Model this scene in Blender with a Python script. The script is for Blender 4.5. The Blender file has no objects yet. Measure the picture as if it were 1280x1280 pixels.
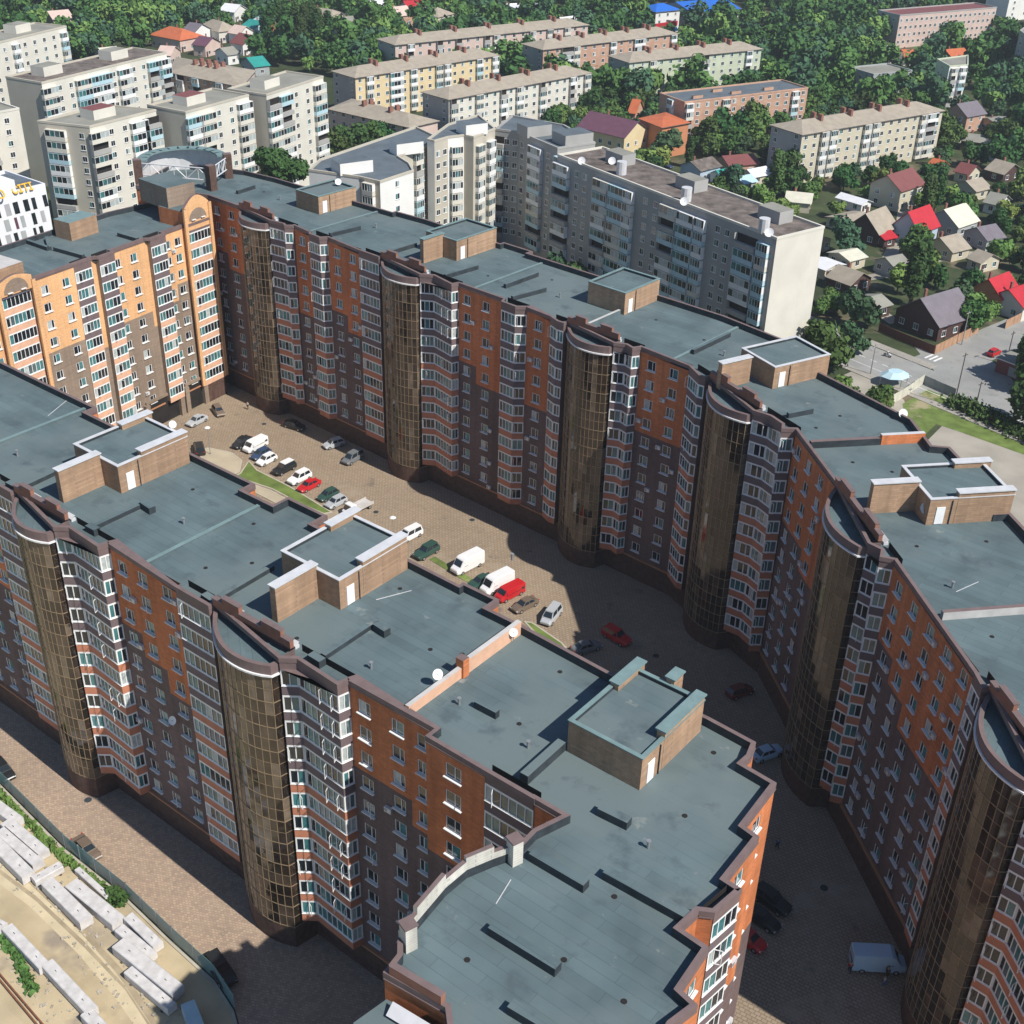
import bpy, math, random
from mathutils import Vector, Matrix
R = math.radians
rnd = random.Random(7)
SC = bpy.context.scene
COL = SC.collection

# ------------------------------------------------------------------ camera
CAMH = 107.5
FPX = 1560.0            # focal length in pixels of a 1280 px wide picture
AX = (0.99961679, 0.0276817, 0.0)            # world axes seen in camera space (x right, y down, z forward)
AY = (0.0142381, -0.51415366, 0.8575799)
AZ = (0.02373927, -0.85725127, -0.51435076)
cam = bpy.data.objects.new('camera', bpy.data.cameras.new('camera'))
COL.objects.link(cam)
cam.matrix_world = Matrix(((AX[0], -AX[1], -AX[2], 0), (AY[0], -AY[1], -AY[2], 0), (AZ[0], -AZ[1], -AZ[2], CAMH), (0, 0, 0, 1)))
cam.data.sensor_width = 36
cam.data.lens = FPX / 1280 * 36
cam.data.clip_end = 6000
cam.data.clip_start = 1
SC.camera = cam

# ------------------------------------------------------------------ sky, sun, exposure
SUN_EL, SUN_AZ = 48, 129
w = bpy.data.worlds.new('World'); SC.world = w; w.use_nodes = True
nt = w.node_tree
sky = nt.nodes.new('ShaderNodeTexSky'); sky.sky_type = 'NISHITA'; sky.sun_disc = False
sky.sun_elevation = R(SUN_EL); sky.sun_rotation = R(SUN_AZ)
sky.air_density = 1.0; sky.dust_density = 0.1; sky.ozone_density = 4.0
bg = nt.nodes['Background']; bg.inputs['Strength'].default_value = 0.085
nt.links.new(sky.outputs[0], bg.inputs['Color'])
sl = bpy.data.lights.new('sun', 'SUN'); sl.energy = 4.6; sl.angle = R(0.5); sl.color = (1.0, 0.955, 0.88)
so = bpy.data.objects.new('sun', sl); COL.objects.link(so)
ts = Vector((math.sin(R(SUN_AZ)) * math.cos(R(SUN_EL)), math.cos(R(SUN_AZ)) * math.cos(R(SUN_EL)), math.sin(R(SUN_EL))))
so.rotation_euler = ts.to_track_quat('Z', 'Y').to_euler(); so.location = (60, -60, 200)
SC.view_settings.view_transform = 'Standard'; SC.view_settings.look = 'None'
SC.view_settings.gamma = 1; SC.view_settings.exposure = 0.3
SC.cycles.max_bounces = 5; SC.cycles.diffuse_bounces = 3; SC.cycles.glossy_bounces = 2
SC.cycles.transparent_max_bounces = 6; SC.cycles.transmission_bounces = 2
SC.cycles.use_adaptive_sampling = True
SC.cycles.volume_bounces = 0

# ------------------------------------------------------------------ helpers
def at(px, py, z=0.0):
    """where the sight line to a point of the photo meets the level z"""
    d = (px - 640, py - 640, FPX)
    r = [d[0]*A[0] + d[1]*A[1] + d[2]*A[2] for A in (AX, AY, AZ)]
    t = (CAMH - z) / -r[2]
    return (r[0]*t, r[1]*t)

def sub(a, b): return (a[0]-b[0], a[1]-b[1])
def add(a, b, k=1.0): return (a[0]+b[0]*k, a[1]+b[1]*k)
def ln(a): return math.hypot(a[0], a[1])
def unit(a):
    l = ln(a) or 1.0
    return (a[0]/l, a[1]/l)

class MB:
    def __init__(s): s.v = []; s.f = []; s.m = []
    def quad(s, a, b, c, d, m=0):
        n = len(s.v); s.v += [a, b, c, d]; s.f.append((n, n+1, n+2, n+3)); s.m.append(m)
    def tri(s, a, b, c, m=0):
        n = len(s.v); s.v += [a, b, c]; s.f.append((n, n+1, n+2)); s.m.append(m)
    def poly(s, pts, m=0):
        n = len(s.v); s.v += list(pts); s.f.append(tuple(range(n, n+len(pts)))); s.m.append(m)
    def wallq(s, p, q, z0, z1, m=0):      # outward normal to the right of p->q
        s.quad((p[0], p[1], z0), (q[0], q[1], z0), (q[0], q[1], z1), (p[0], p[1], z1), m)
    def prism(s, pts, z0, z1, m=0, mt=None, bottom=True):
        mt = m if mt is None else mt
        k = len(pts)
        for i in range(k):
            s.wallq(pts[i], pts[(i+1) % k], z0, z1, m)
        s.poly([(p[0], p[1], z1) for p in pts], mt)
        if bottom: s.poly([(p[0], p[1], z0) for p in reversed(pts)], m)
    def bar(s, p, q, w, z0, z1, m=0, mt=None, side=0):   # side 0 centred, 1 = lies left of p->q, -1 right
        d = unit(sub(q, p)); n = (-d[1], d[0])
        a, b = (-w/2, w/2) if side == 0 else ((0, w) if side > 0 else (-w, 0))
        pts = [add(p, n, a), add(q, n, a), add(q, n, b), add(p, n, b)]
        s.prism(pts, z0, z1, m, mt)
    def box(s, x, y, z0, z1, lx, ly, ang=0, m=0, mt=None):
        c, sn = math.cos(ang), math.sin(ang)
        pts = [(x + c*a*lx/2 - sn*b*ly/2, y + sn*a*lx/2 + c*b*ly/2) for a, b in ((-1, -1), (1, -1), (1, 1), (-1, 1))]
        s.prism(pts, z0, z1, m, mt)
    def cyl(s, x, y, z0, z1, r, n=8, m=0, r2=None, mt=None):
        r2 = r if r2 is None else r2
        a = [(x + r*math.cos(2*math.pi*i/n), y + r*math.sin(2*math.pi*i/n), z0) for i in range(n)]
        b = [(x + r2*math.cos(2*math.pi*i/n), y + r2*math.sin(2*math.pi*i/n), z1) for i in range(n)]
        for i in range(n): s.quad(a[i], a[(i+1) % n], b[(i+1) % n], b[i], m)
        s.poly(b, m if mt is None else mt); s.poly(a[::-1], m)
    def tube(s, a, b, r, n=6, m=0, r2=None):
        a = Vector(a); b = Vector(b); r2 = r if r2 is None else r2
        d = (b-a).normalized(); u = d.orthogonal().normalized(); v = d.cross(u)
        A = [tuple(a + u*r*math.cos(2*math.pi*i/n) + v*r*math.sin(2*math.pi*i/n)) for i in range(n)]
        B = [tuple(b + u*r2*math.cos(2*math.pi*i/n) + v*r2*math.sin(2*math.pi*i/n)) for i in range(n)]
        for i in range(n): s.quad(A[i], A[(i+1) % n], B[(i+1) % n], B[i], m)
        s.poly(B, m); s.poly(A[::-1], m)
    def mesh(s, name, mats):
        me = bpy.data.meshes.new(name)
        me.from_pydata(s.v, [], s.f)
        for x in (mats if isinstance(mats, (list, tuple)) else [mats]): me.materials.append(x)
        me.polygons.foreach_set('material_index', s.m)
        me.update()
        return me
    def build(s, name, mats, parent=None, loc=None, smooth=False):
        me = s.mesh(name, mats)
        if smooth: me.polygons.foreach_set('use_smooth', [True]*len(me.polygons))
        return link(name, me, parent, loc)

def link(name, me, parent=None, loc=None, rz=0.0, scale=None):
    o = bpy.data.objects.new(name, me); COL.objects.link(o)
    if parent is not None: o.parent = parent
    if loc is not None: o.location = loc
    if rz: o.rotation_euler = (0, 0, rz)
    if scale is not None: o.scale = scale
    return o

def thing(name, label, cat, loc=(0, 0, 0), rz=0.0, group=None):
    o = link(name, None, None, loc, rz)
    o.empty_display_size = 1
    return tag(o, label, cat, group)
def tag(o, label, cat, group=None, kind=None):
    o['label'] = label; o['category'] = cat
    if group: o['group'] = group
    if kind: o['kind'] = kind
    return o
def struct(o): o['kind'] = 'structure'; return o

def copy_tree(o, loc, rz, label=None, scale=None):
    r = o.copy(); COL.objects.link(r); r.location = loc; r.rotation_euler = (0, 0, rz)
    if scale: r.scale = scale
    if label: r['label'] = label
    for ch in KIDS[o.name]:
        c = ch.copy(); COL.objects.link(c); c.parent = r
        for g in KIDS.get(ch.name, []):
            d = g.copy(); COL.objects.link(d); d.parent = c
    return r
KIDS = {}

# ------------------------------------------------------------------ materials
def srgb(r, g, b):
    f = lambda c: (c/255/12.92 if c/255 <= 0.04045 else ((c/255+0.055)/1.055)**2.4)
    return (f(r), f(g), f(b))
def mat(name, c, rough=0.8, var=0.15, scale=0.6, c2=None, spec=0.3, metal=0.0, stretch=None, bump=0.0, rand=0.0, detail=5):
    m = bpy.data.materials.new(name); m.use_nodes = True
    t = m.node_tree; p = t.nodes['Principled BSDF']
    p.inputs['Roughness'].default_value = rough
    p.inputs['Specular IOR Level'].default_value = spec
    p.inputs['Metallic'].default_value = metal
    co = t.nodes.new('ShaderNodeTexCoord')
    mp = t.nodes.new('ShaderNodeMapping'); t.links.new(co.outputs['Object'], mp.inputs[0])
    if stretch: mp.inputs['Scale'].default_value = stretch
    no = t.nodes.new('ShaderNodeTexNoise'); no.inputs['Scale'].default_value = scale; no.inputs['Detail'].default_value = detail
    t.links.new(mp.outputs[0], no.inputs['Vector'])
    r = t.nodes.new('ShaderNodeValToRGB')
    c2 = c2 or tuple(min(1, x*(1+var)) for x in c)
    lo = tuple(x*(1-var) for x in c)
    r.color_ramp.elements[0].position = 0.3; r.color_ramp.elements[0].color = (*lo, 1)
    r.color_ramp.elements[1].position = 0.7; r.color_ramp.elements[1].color = (*c2, 1)
    t.links.new(no.outputs['Fac'], r.inputs[0])
    out = r.outputs[0]
    if rand:
        oi = t.nodes.new('ShaderNodeObjectInfo')
        hs = t.nodes.new('ShaderNodeHueSaturation')
        mr = t.nodes.new('ShaderNodeMapRange'); mr.inputs[3].default_value = 1-rand; mr.inputs[4].default_value = 1+rand
        t.links.new(oi.outputs['Random'], mr.inputs[0]); t.links.new(mr.outputs[0], hs.inputs['Value'])
        ml = t.nodes.new('ShaderNodeMath'); ml.operation = 'MULTIPLY'; ml.inputs[1].default_value = 7.3
        fr = t.nodes.new('ShaderNodeMath'); fr.operation = 'FRACT'
        mh = t.nodes.new('ShaderNodeMapRange'); mh.inputs[3].default_value = 0.5-0.035*rand/0.3; mh.inputs[4].default_value = 0.5+0.035*rand/0.3
        t.links.new(oi.outputs['Random'], ml.inputs[0]); t.links.new(ml.outputs[0], fr.inputs[0]); t.links.new(fr.outputs[0], mh.inputs[0])
        t.links.new(mh.outputs[0], hs.inputs['Hue'])
        t.links.new(out, hs.inputs['Color']); out = hs.outputs[0]
    t.links.new(out, p.inputs['Base Color'])
    if bump:
        b = t.nodes.new('ShaderNodeBump'); b.inputs['Strength'].default_value = bump
        t.links.new(no.outputs['Fac'], b.inputs['Height']); t.links.new(b.outputs[0], p.inputs['Normal'])
    return m

def brickmat(name, c1, c2, mortar, sx, sy, rot=0.0, ms=0.02, rough=0.85, noise=0.25, nscale=0.15, stain=None, bias=0.0, offset=0.5):
    """paving / roll roofing / masonry seen as rows: brick texture in metres, mottled by large noise"""
    m = bpy.data.materials.new(name); m.use_nodes = True
    t = m.node_tree; p = t.nodes['Principled BSDF']; p.inputs['Roughness'].default_value = rough
    p.inputs['Specular IOR Level'].default_value = 0.25
    co = t.nodes.new('ShaderNodeTexCoord')
    mp = t.nodes.new('ShaderNodeMapping'); t.links.new(co.outputs['Object'], mp.inputs[0]); mp.inputs['Rotation'].default_value = (0, 0, rot)
    br = t.nodes.new('ShaderNodeTexBrick'); t.links.new(mp.outputs[0], br.inputs['Vector'])
    br.inputs['Color1'].default_value = (*c1, 1); br.inputs['Color2'].default_value = (*c2, 1); br.inputs['Mortar'].default_value = (*mortar, 1)
    br.inputs['Scale'].default_value = 1; br.inputs['Brick Width'].default_value = sx; br.inputs['Row Height'].default_value = sy
    br.inputs['Mortar Size'].default_value = ms; br.inputs['Bias'].default_value = bias; br.offset = offset
    no = t.nodes.new('ShaderNodeTexNoise'); no.inputs['Scale'].default_value = nscale; no.inputs['Detail'].default_value = 6
    t.links.new(co.outputs['Object'], no.inputs['Vector'])
    mr = t.nodes.new('ShaderNodeMapRange'); mr.inputs[1].default_value = 0.3; mr.inputs[2].default_value = 0.7
    mr.inputs[3].default_value = 1-noise; mr.inputs[4].default_value = 1+noise
    t.links.new(no.outputs['Fac'], mr.inputs[0])
    mx = t.nodes.new('ShaderNodeVectorMath'); mx.operation = 'SCALE'
    t.links.new(br.outputs['Color'], mx.inputs[0]); t.links.new(mr.outputs[0], mx.inputs['Scale'])
    out = mx.outputs[0]
    if stain:
        for (scol, ssc, lo, hi) in stain:
            n2 = t.nodes.new('ShaderNodeTexNoise'); n2.inputs['Scale'].default_value = ssc; n2.inputs['Detail'].default_value = 4; n2.inputs['Roughness'].default_value = 0.65
            mp2 = t.nodes.new('ShaderNodeMapping'); mp2.inputs['Location'].default_value = (ssc*91, 13, 5); t.links.new(co.outputs['Object'], mp2.inputs[0])
            t.links.new(mp2.outputs[0], n2.inputs['Vector'])
            m2 = t.nodes.new('ShaderNodeMapRange'); m2.inputs[1].default_value = lo; m2.inputs[2].default_value = hi
            t.links.new(n2.outputs['Fac'], m2.inputs[0])
            mm = t.nodes.new('ShaderNodeMix'); mm.data_type = 'RGBA'
            t.links.new(m2.outputs[0], mm.inputs['Factor']); t.links.new(out, mm.inputs['A']); mm.inputs['B'].default_value = (*scol, 1)
            out = mm.outputs['Result']
    t.links.new(out, p.inputs['Base Color'])
    return m

def glassmat(name, c, rough=0.08, spec=0.8):
    return mat(name, c, rough, 0.45, 0.7, spec=spec)

def wallmat(name, c, dc=0.10, streak=0.16):
    """rendered masonry: faint brick courses, vertical rain streaks and patchy tone"""
    m = bpy.data.materials.new(name); m.use_nodes = True
    t = m.node_tree; p = t.nodes['Principled BSDF']; p.inputs['Roughness'].default_value = 0.85; p.inputs['Specular IOR Level'].default_value = 0.25
    co = t.nodes.new('ShaderNodeTexCoord'); sp = t.nodes.new('ShaderNodeSeparateXYZ'); t.links.new(co.outputs['Object'], sp.inputs[0])
    a = t.nodes.new('ShaderNodeMath'); a.operation = 'SUBTRACT'; t.links.new(sp.outputs[0], a.inputs[0]); t.links.new(sp.outputs[1], a.inputs[1])
    cb = t.nodes.new('ShaderNodeCombineXYZ'); t.links.new(a.outputs[0], cb.inputs[0]); t.links.new(sp.outputs[2], cb.inputs[1])
    br = t.nodes.new('ShaderNodeTexBrick'); t.links.new(cb.outputs[0], br.inputs['Vector']); br.inputs['Scale'].default_value = 1
    br.inputs['Brick Width'].default_value = 0.9; br.inputs['Row Height'].default_value = 0.25; br.inputs['Mortar Size'].default_value = 0.02
    br.inputs['Color1'].default_value = (*[x*(1-dc) for x in c], 1); br.inputs['Color2'].default_value = (*[x*(1+dc) for x in c], 1); br.inputs['Mortar'].default_value = (*[x*0.7+0.03 for x in c], 1)
    out = br.outputs['Color']
    for sc_, st, amt, sd in ((0.9, (1, 1, 0.06), streak, 0), (0.12, (1, 1, 0.7), 0.14, 9), (2.6, (1, 1, 1), 0.07, 4)):
        mp = t.nodes.new('ShaderNodeMapping'); mp.inputs['Scale'].default_value = st; mp.inputs['Location'].default_value = (sd, sd, sd); t.links.new(co.outputs['Object'], mp.inputs[0])
        no = t.nodes.new('ShaderNodeTexNoise'); no.inputs['Scale'].default_value = sc_; no.inputs['Detail'].default_value = 4; t.links.new(mp.outputs[0], no.inputs['Vector'])
        mr = t.nodes.new('ShaderNodeMapRange'); mr.inputs[1].default_value = 0.3; mr.inputs[2].default_value = 0.7; mr.inputs[3].default_value = 1-amt; mr.inputs[4].default_value = 1+amt; t.links.new(no.outputs['Fac'], mr.inputs[0])
        mx = t.nodes.new('ShaderNodeVectorMath'); mx.operation = 'SCALE'; t.links.new(out, mx.inputs[0]); t.links.new(mr.outputs[0], mx.inputs['Scale']); out = mx.outputs[0]
    t.links.new(out, p.inputs['Base Color'])
    return m

ANG_F = math.atan2(-0.611, 0.791)
M = dict(
    orange=wallmat('orange_render', (0.54, 0.182, 0.072), streak=0.2),
    brown=wallmat('brown_render', (0.150, 0.103, 0.097)),
    orange_sunlit=wallmat('sunlit_orange_render', (0.73, 0.42, 0.205), 0.05, 0.08),  # the orange render made paler for walls in full sun
    brown_sunlit=wallmat('sunlit_brown_render', (0.27, 0.205, 0.155), 0.08, 0.12),  # the brown render, lightened the same way for sunlit walls
    bandd=mat('dark_panel', (0.16, 0.12, 0.125), 0.7, 0.1, 1.0),
    bando=mat('terracotta_panel', (0.48, 0.20, 0.12), 0.75, 0.12, 1.0),
    bandp=mat('peach_panel', (0.66, 0.40, 0.27), 0.75, 0.1, 1.0),
    base=mat('dark_plinth_stone', (0.10, 0.058, 0.045), 0.7, 0.3, 1.5),
    line=mat('orange_canopy', (0.45, 0.22, 0.12), 0.6, 0.1),
    white=mat('white_frame', (0.80, 0.80, 0.79), 0.45, 0.04, 1.0),
    cap=mat('mauve_cap', (0.175, 0.125, 0.12), 0.6, 0.12, 1.0),
    membrane=mat('dark_membrane', (0.035, 0.045, 0.052), 0.8, 0.3, 1.0),
    zinc=mat('white_zinc_cap', (0.62, 0.62, 0.63), 0.4, 0.08, 1.0, metal=0.1),
    teal_cap=mat('green_grey_cap', (0.17, 0.25, 0.25), 0.6, 0.12, 1.0),
    pbrick=wallmat('penthouse_brick', (0.38, 0.245, 0.155), 0.12, 0.14),
    ridge=mat('ridge_brick', (0.27, 0.125, 0.085), 0.85, 0.15, 1.0),
    gold=mat('bronze_mullion', (0.33, 0.245, 0.155), 0.45, 0.15, 1.0, metal=0.3),
    plaster=wallmat('old_white_plaster', (0.56, 0.54, 0.48), 0.03, 0.2),
    concrete=mat('light_concrete', (0.50, 0.48, 0.46), 0.85, 0.12, 0.8, bump=0.1),
    dish=mat('white_dish', (0.8, 0.8, 0.8), 0.4, 0.03),
    metal=mat('grey_metal', (0.32, 0.33, 0.34), 0.5, 0.1, metal=0.4),
    dark=mat('dark_recess', (0.02, 0.017, 0.016), 0.9, 0.3),  # near-black that paints in the shade of openings; also roof drains
    curtain=mat('pale_curtain', (0.42, 0.47, 0.46), 0.35, 0.2, 2.0, spec=0.6),
    g1=glassmat('dark_window_glass', (0.014, 0.021, 0.027)),
    g2=glassmat('teal_window_glass', (0.06, 0.19, 0.20)),
    g3=glassmat('grey_window_glass', (0.09, 0.14, 0.15)),
    t1=glassmat('bronze_glass_a', (0.040, 0.026, 0.017), 0.06), t2=glassmat('bronze_glass_b', (0.082, 0.058, 0.040), 0.10),
    t3=glassmat('bronze_glass_c', (0.15, 0.115, 0.082), 0.2), t4=glassmat('bronze_glass_d', (0.026, 0.019, 0.014), 0.05),
)
roofcol = (0.098, 0.138, 0.148)
M['roof'] = brickmat('bitumen_roofing', tuple(x*0.95 for x in roofcol), tuple(x*1.12 for x in roofcol), tuple(x*0.68 for x in roofcol), 7.0, 1.0, rot=-ANG_F, ms=0.022, noise=0.20, nscale=0.16,
                     stain=[((0.13, 0.168, 0.172), 0.05, 0.48, 0.62), ((0.075, 0.10, 0.112), 0.28, 0.56, 0.72), ((0.30, 0.31, 0.28), 0.33, 0.66, 0.80), ((0.27, 0.28, 0.26), 2.2, 0.70, 0.80)])
M['roofw'] = brickmat('weathered_bitumen', (0.15, 0.19, 0.185), (0.16, 0.20, 0.195), (0.10, 0.13, 0.13), 9.0, 1.0, rot=-ANG_F+0.5, ms=0.02, noise=0.16, nscale=0.10,
                      stain=[((0.37, 0.36, 0.29), 0.085, 0.60, 0.80), ((0.10, 0.12, 0.12), 0.2, 0.58, 0.75)])
# ------------------------------------------------------------------ pieces shared by the big apartment buildings
def pr(x, y, z):
    c = [x*AX[i] + y*AY[i] + (z-CAMH)*AZ[i] for i in range(3)]
    return (640 + FPX*c[0]/c[2], 640 + FPX*c[1]/c[2], c[2]) if c[2] > 1 else (1e5, 1e5, 1)
def mb_append(dst, src, loc, rz):
    c, s = math.cos(rz), math.sin(rz); n = len(dst.v)
    dst.v += [(loc[0] + c*v[0] - s*v[1], loc[1] + s*v[0] + c*v[1], loc[2] + v[2]) for v in src.v]
    dst.f += [tuple(i+n for i in f) for f in src.f]; dst.m += src.m
def inset(pts, t):
    """polygon offset inward (CCW) by t with mitred corners"""
    out = []; k = len(pts)
    for i in range(k):
        a, b, c = pts[i-1], pts[i], pts[(i+1) % k]
        d1 = unit(sub(b, a)); d2 = unit(sub(c, b))
        n1 = (-d1[1], d1[0]); n2 = (-d2[1], d2[0])
        s = (n1[0]+n2[0], n1[1]+n2[1]); q = s[0]*n1[0] + s[1]*n1[1]
        q = max(q, 0.35)
        out.append((b[0] + s[0]*t/q, b[1] + s[1]*t/q))
    return out
def ring(mb, pts, t, z0, z1, mo, mi_, mt, out=0.0):
    o = inset(pts, -out) if out else pts
    i_ = inset(pts, t); k = len(pts)
    for a in range(k):
        b = (a+1) % k
        mb.wallq(o[a], o[b], z0, z1, mo)
        mb.wallq(i_[b], i_[a], z0, z1, mi_)
        mb.quad((o[a][0], o[a][1], z1), (o[b][0], o[b][1], z1), (i_[b][0], i_[b][1], z1), (i_[a][0], i_[a][1], z1), mt)
        if out: mb.quad((pts[a][0], pts[a][1], z0), (pts[b][0], pts[b][1], z0), (o[b][0], o[b][1], z0), (o[a][0], o[a][1], z0), mo)

WIN_MATS = [M['white'], M['g1'], M['g2'], M['g3'], M['curtain']]
def window_mb(w=1.5, h=1.5, var=0):
    f = MB(); g = MB(); y0, y1 = 0.05, 0.13; b = 0.10
    def bx(x0, x1, z0, z1, ya=y0, yb=y1, m=0, t=f):
        t.prism([(x0, ya), (x1, ya), (x1, yb), (x0, yb)], z0, z1, m)
    bx(-w/2, w/2, 0, b); bx(-w/2, w/2, h-b, h); bx(-w/2, -w/2+b, b, h-b); bx(w/2-b, w/2, b, h-b)
    ms = 0.12 if var % 2 == 0 else -0.2
    bx(ms, ms+0.08, b, h-b, y0+0.003, y1-0.003)
    bx(-w/2-0.12, w/2+0.12, -0.09, 0.0, -0.24, y0-0.004)           # sill
    if var == 3:                                                    # a sash standing open
        c = 0.55
        f.tube((w/2-0.1, y0, b), (w/2-0.1+0.05, y0-c, b), 0.035, 4); f.tube((w/2-0.1, y0, h-b), (w/2-0.05, y0-c, h-b), 0.035, 4)
        f.tube((w/2-0.05, y0-c, b), (w/2-0.05, y0-c, h-b), 0.035, 4)
    gm = [(1, 1), (1, 2), (4, 1), (1, 3)][var]
    g.quad((-w/2+b, 0.10, b), (ms, 0.10, b), (ms, 0.10, h-b), (-w/2+b, 0.10, h-b), gm[0])
    g.quad((ms+0.08, 0.10, b), (w/2-b, 0.10, b), (w/2-b, 0.10, h-b), (ms+0.08, 0.10, h-b), gm[1])
    return f, g
_WC = {}
def window_set(w, h):
    k = (round(w, 2), round(h, 2))
    if k not in _WC:
        _WC[k] = []
        for var in range(4):
            f, g = window_mb(w, h, var)
            _WC[k].append((f, g, f.mesh('window', WIN_MATS), g.mesh('pane', WIN_MATS)))
    return _WC[k]

class Pool:
    """collects repeats of one part; the 100 that show largest become parts, the rest one part"""
    def __init__(s, parent, name, sub, mats, cap=100): s.p = parent; s.n = name; s.s = sub; s.mats = mats; s.items = []; s.cap = cap
    def put(s, fmb, gmb, fme, gme, loc, rz): s.items.append((fmb, gmb, fme, gme, loc, rz))
    def flush(s):
        def key(it):
            x, y, d = pr(*it[4]); inn = -40 < x < 1320 and -40 < y < 1320
            n = (math.sin(it[5]), -math.cos(it[5])); l = it[4]
            facing = (-l[0]*n[0] - l[1]*n[1])/ (ln(l) or 1)
            return (0 if inn and facing > 0.02 else 1, d/ max(0.1, facing) if facing > 0 else 1e4)
        s.items.sort(key=key)
        for it in s.items[:s.cap]:
            o = link(s.n, it[2], s.p, it[4], it[5])
            if it[3]: link(s.s, it[3], o)
        rest = s.items[s.cap:]
        if rest:
            a = MB(); b = MB()
            for it in rest:
                mb_append(a, it[0], it[4], it[5])
                if it[1]: mb_append(b, it[1], it[4], it[5])
            o = a.build(s.n, s.mats, s.p); o['kind'] = 'stuff'
            if b.v:
                o2 = b.build(s.s, s.mats, o); o2['kind'] = 'stuff'

WALL_MATS = [M['orange'], M['brown'], M['base'], M['cap'], M['membrane'], M['line'], M['dark'], M['concrete']]
WALL_LIT = [M['orange_sunlit'], M['brown_sunlit'], M['base'], M['cap'], M['membrane'], M['line'], M['dark'], M['concrete']]  # sunlit copies of the wall colours, sunlight put into the tone
NF = 11; Z0 = 4.0; FH = 3.0; ZR = 37.2; ZP = 38.0
BAL_MATS = [M['white'], M['g1'], M['g2'], M['g3'], M['curtain'], M['bandd'], M['bando'], M['bandp'], M['base']]

def bay_mb(pts, band, var, first=False):
    """one storey of a glazed bay; pts in element space (x along wall, y = -outward)"""
    P_ = [(s, -o) for s, o in pts]
    b = MB(); g = MB(); rr = random.Random(var*17 + len(pts))
    zb0, zb1, zt, zz = -0.25, 0.85, 2.52, 2.75
    k = len(P_)
    for i in range(k-1):
        b.wallq(P_[i], P_[i+1], zb0, zb1, band)
    PC = P_ if P_[0][1] > -0.01 else [(P_[0][0], 0.0)] + P_
    if P_[-1][1] < -0.01: PC = PC + [(P_[-1][0], 0.0)]
    b.poly([(p[0], p[1], zb0) for p in PC[::-1]], 8 if first else band)
    b.poly([(p[0], p[1], zb1) for p in PC], 0)
    g.poly([(p[0], p[1], zz-0.02) for p in PC], 0)
    full = [(P_[0][0], P_[0][1])] + P_ if False else P_
    for i in range(k-1):
        p, q = P_[i], P_[i+1]; d = unit(sub(q, p)); L = ln(sub(q, p)); n = (d[1], -d[0])
        g.bar(add(p, d, 0.02), add(q, d, -0.02), 0.12, zb1, zb1+0.13, 0, side=1)
        g.bar(add(p, n, 0.06), add(q, n, 0.06), 0.16, zb1-0.05, zb1, 0, side=1)
        g.bar(add(p, d, 0.02), add(q, d, -0.02), 0.12, zt, zz, 0, side=1)
        nn = max(1, int(round(L/0.78)))
        for j in range(nn+1):
            c = add(p, d, L*j/nn); wd = 0.14 if j in (0, nn) else 0.09
            c = add(c, d, 0.08 if j == 0 else (-0.08 if j == nn else 0))
            g.bar(add(c, d, -wd/2), add(c, d, wd/2), 0.10, zb1+0.13, zt, 0, side=1)
        for j in range(nn):
            a = add(add(p, d, L*j/nn), n, -0.06); e = add(add(p, d, L*(j+1)/nn), n, -0.06)
            gm = rr.choices([1, 2, 3, 4], [6, 5, 1.6, 0.8])[0] if var != 2 else rr.choices([4, 3, 2], [2, 2, 5])[0]
            g.wallq(a, e, zb1+0.13, zt, gm)
            if rr.random() < 0.14 and L > 1.5:                      # a sash standing open
                h0 = add(p, d, L*j/nn); h1 = add(add(h0, n, 0.5), d, 0.3)
                for zq in (zb1+0.15, zt-0.03): g.tube((*h0, zq), (*h1, zq), 0.035, 4)
                g.tube((*h1, zb1+0.15), (*h1, zt-0.03), 0.035, 4)
    return b, g
_BC = {}
def bay_set(pts, band, first):
    key = (tuple(pts), band, first)
    if key not in _BC:
        _BC[key] = []
        for var in range(3):
            b, g = bay_mb(pts, band, var, first)
            _BC[key].append((b, g, b.mesh('balcony', BAL_MATS), g.mesh('glazing', BAL_MATS)))
    return _BC[key]

def arc_pts(L, S, oe, n):
    pts = [(0.0, 0.0)]
    for i in range(n+1):
        t = i/n
        pts.append(((L-0.5)*t + 0.02, oe*t + 4*S*t*(1-t)))
    return pts

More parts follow.
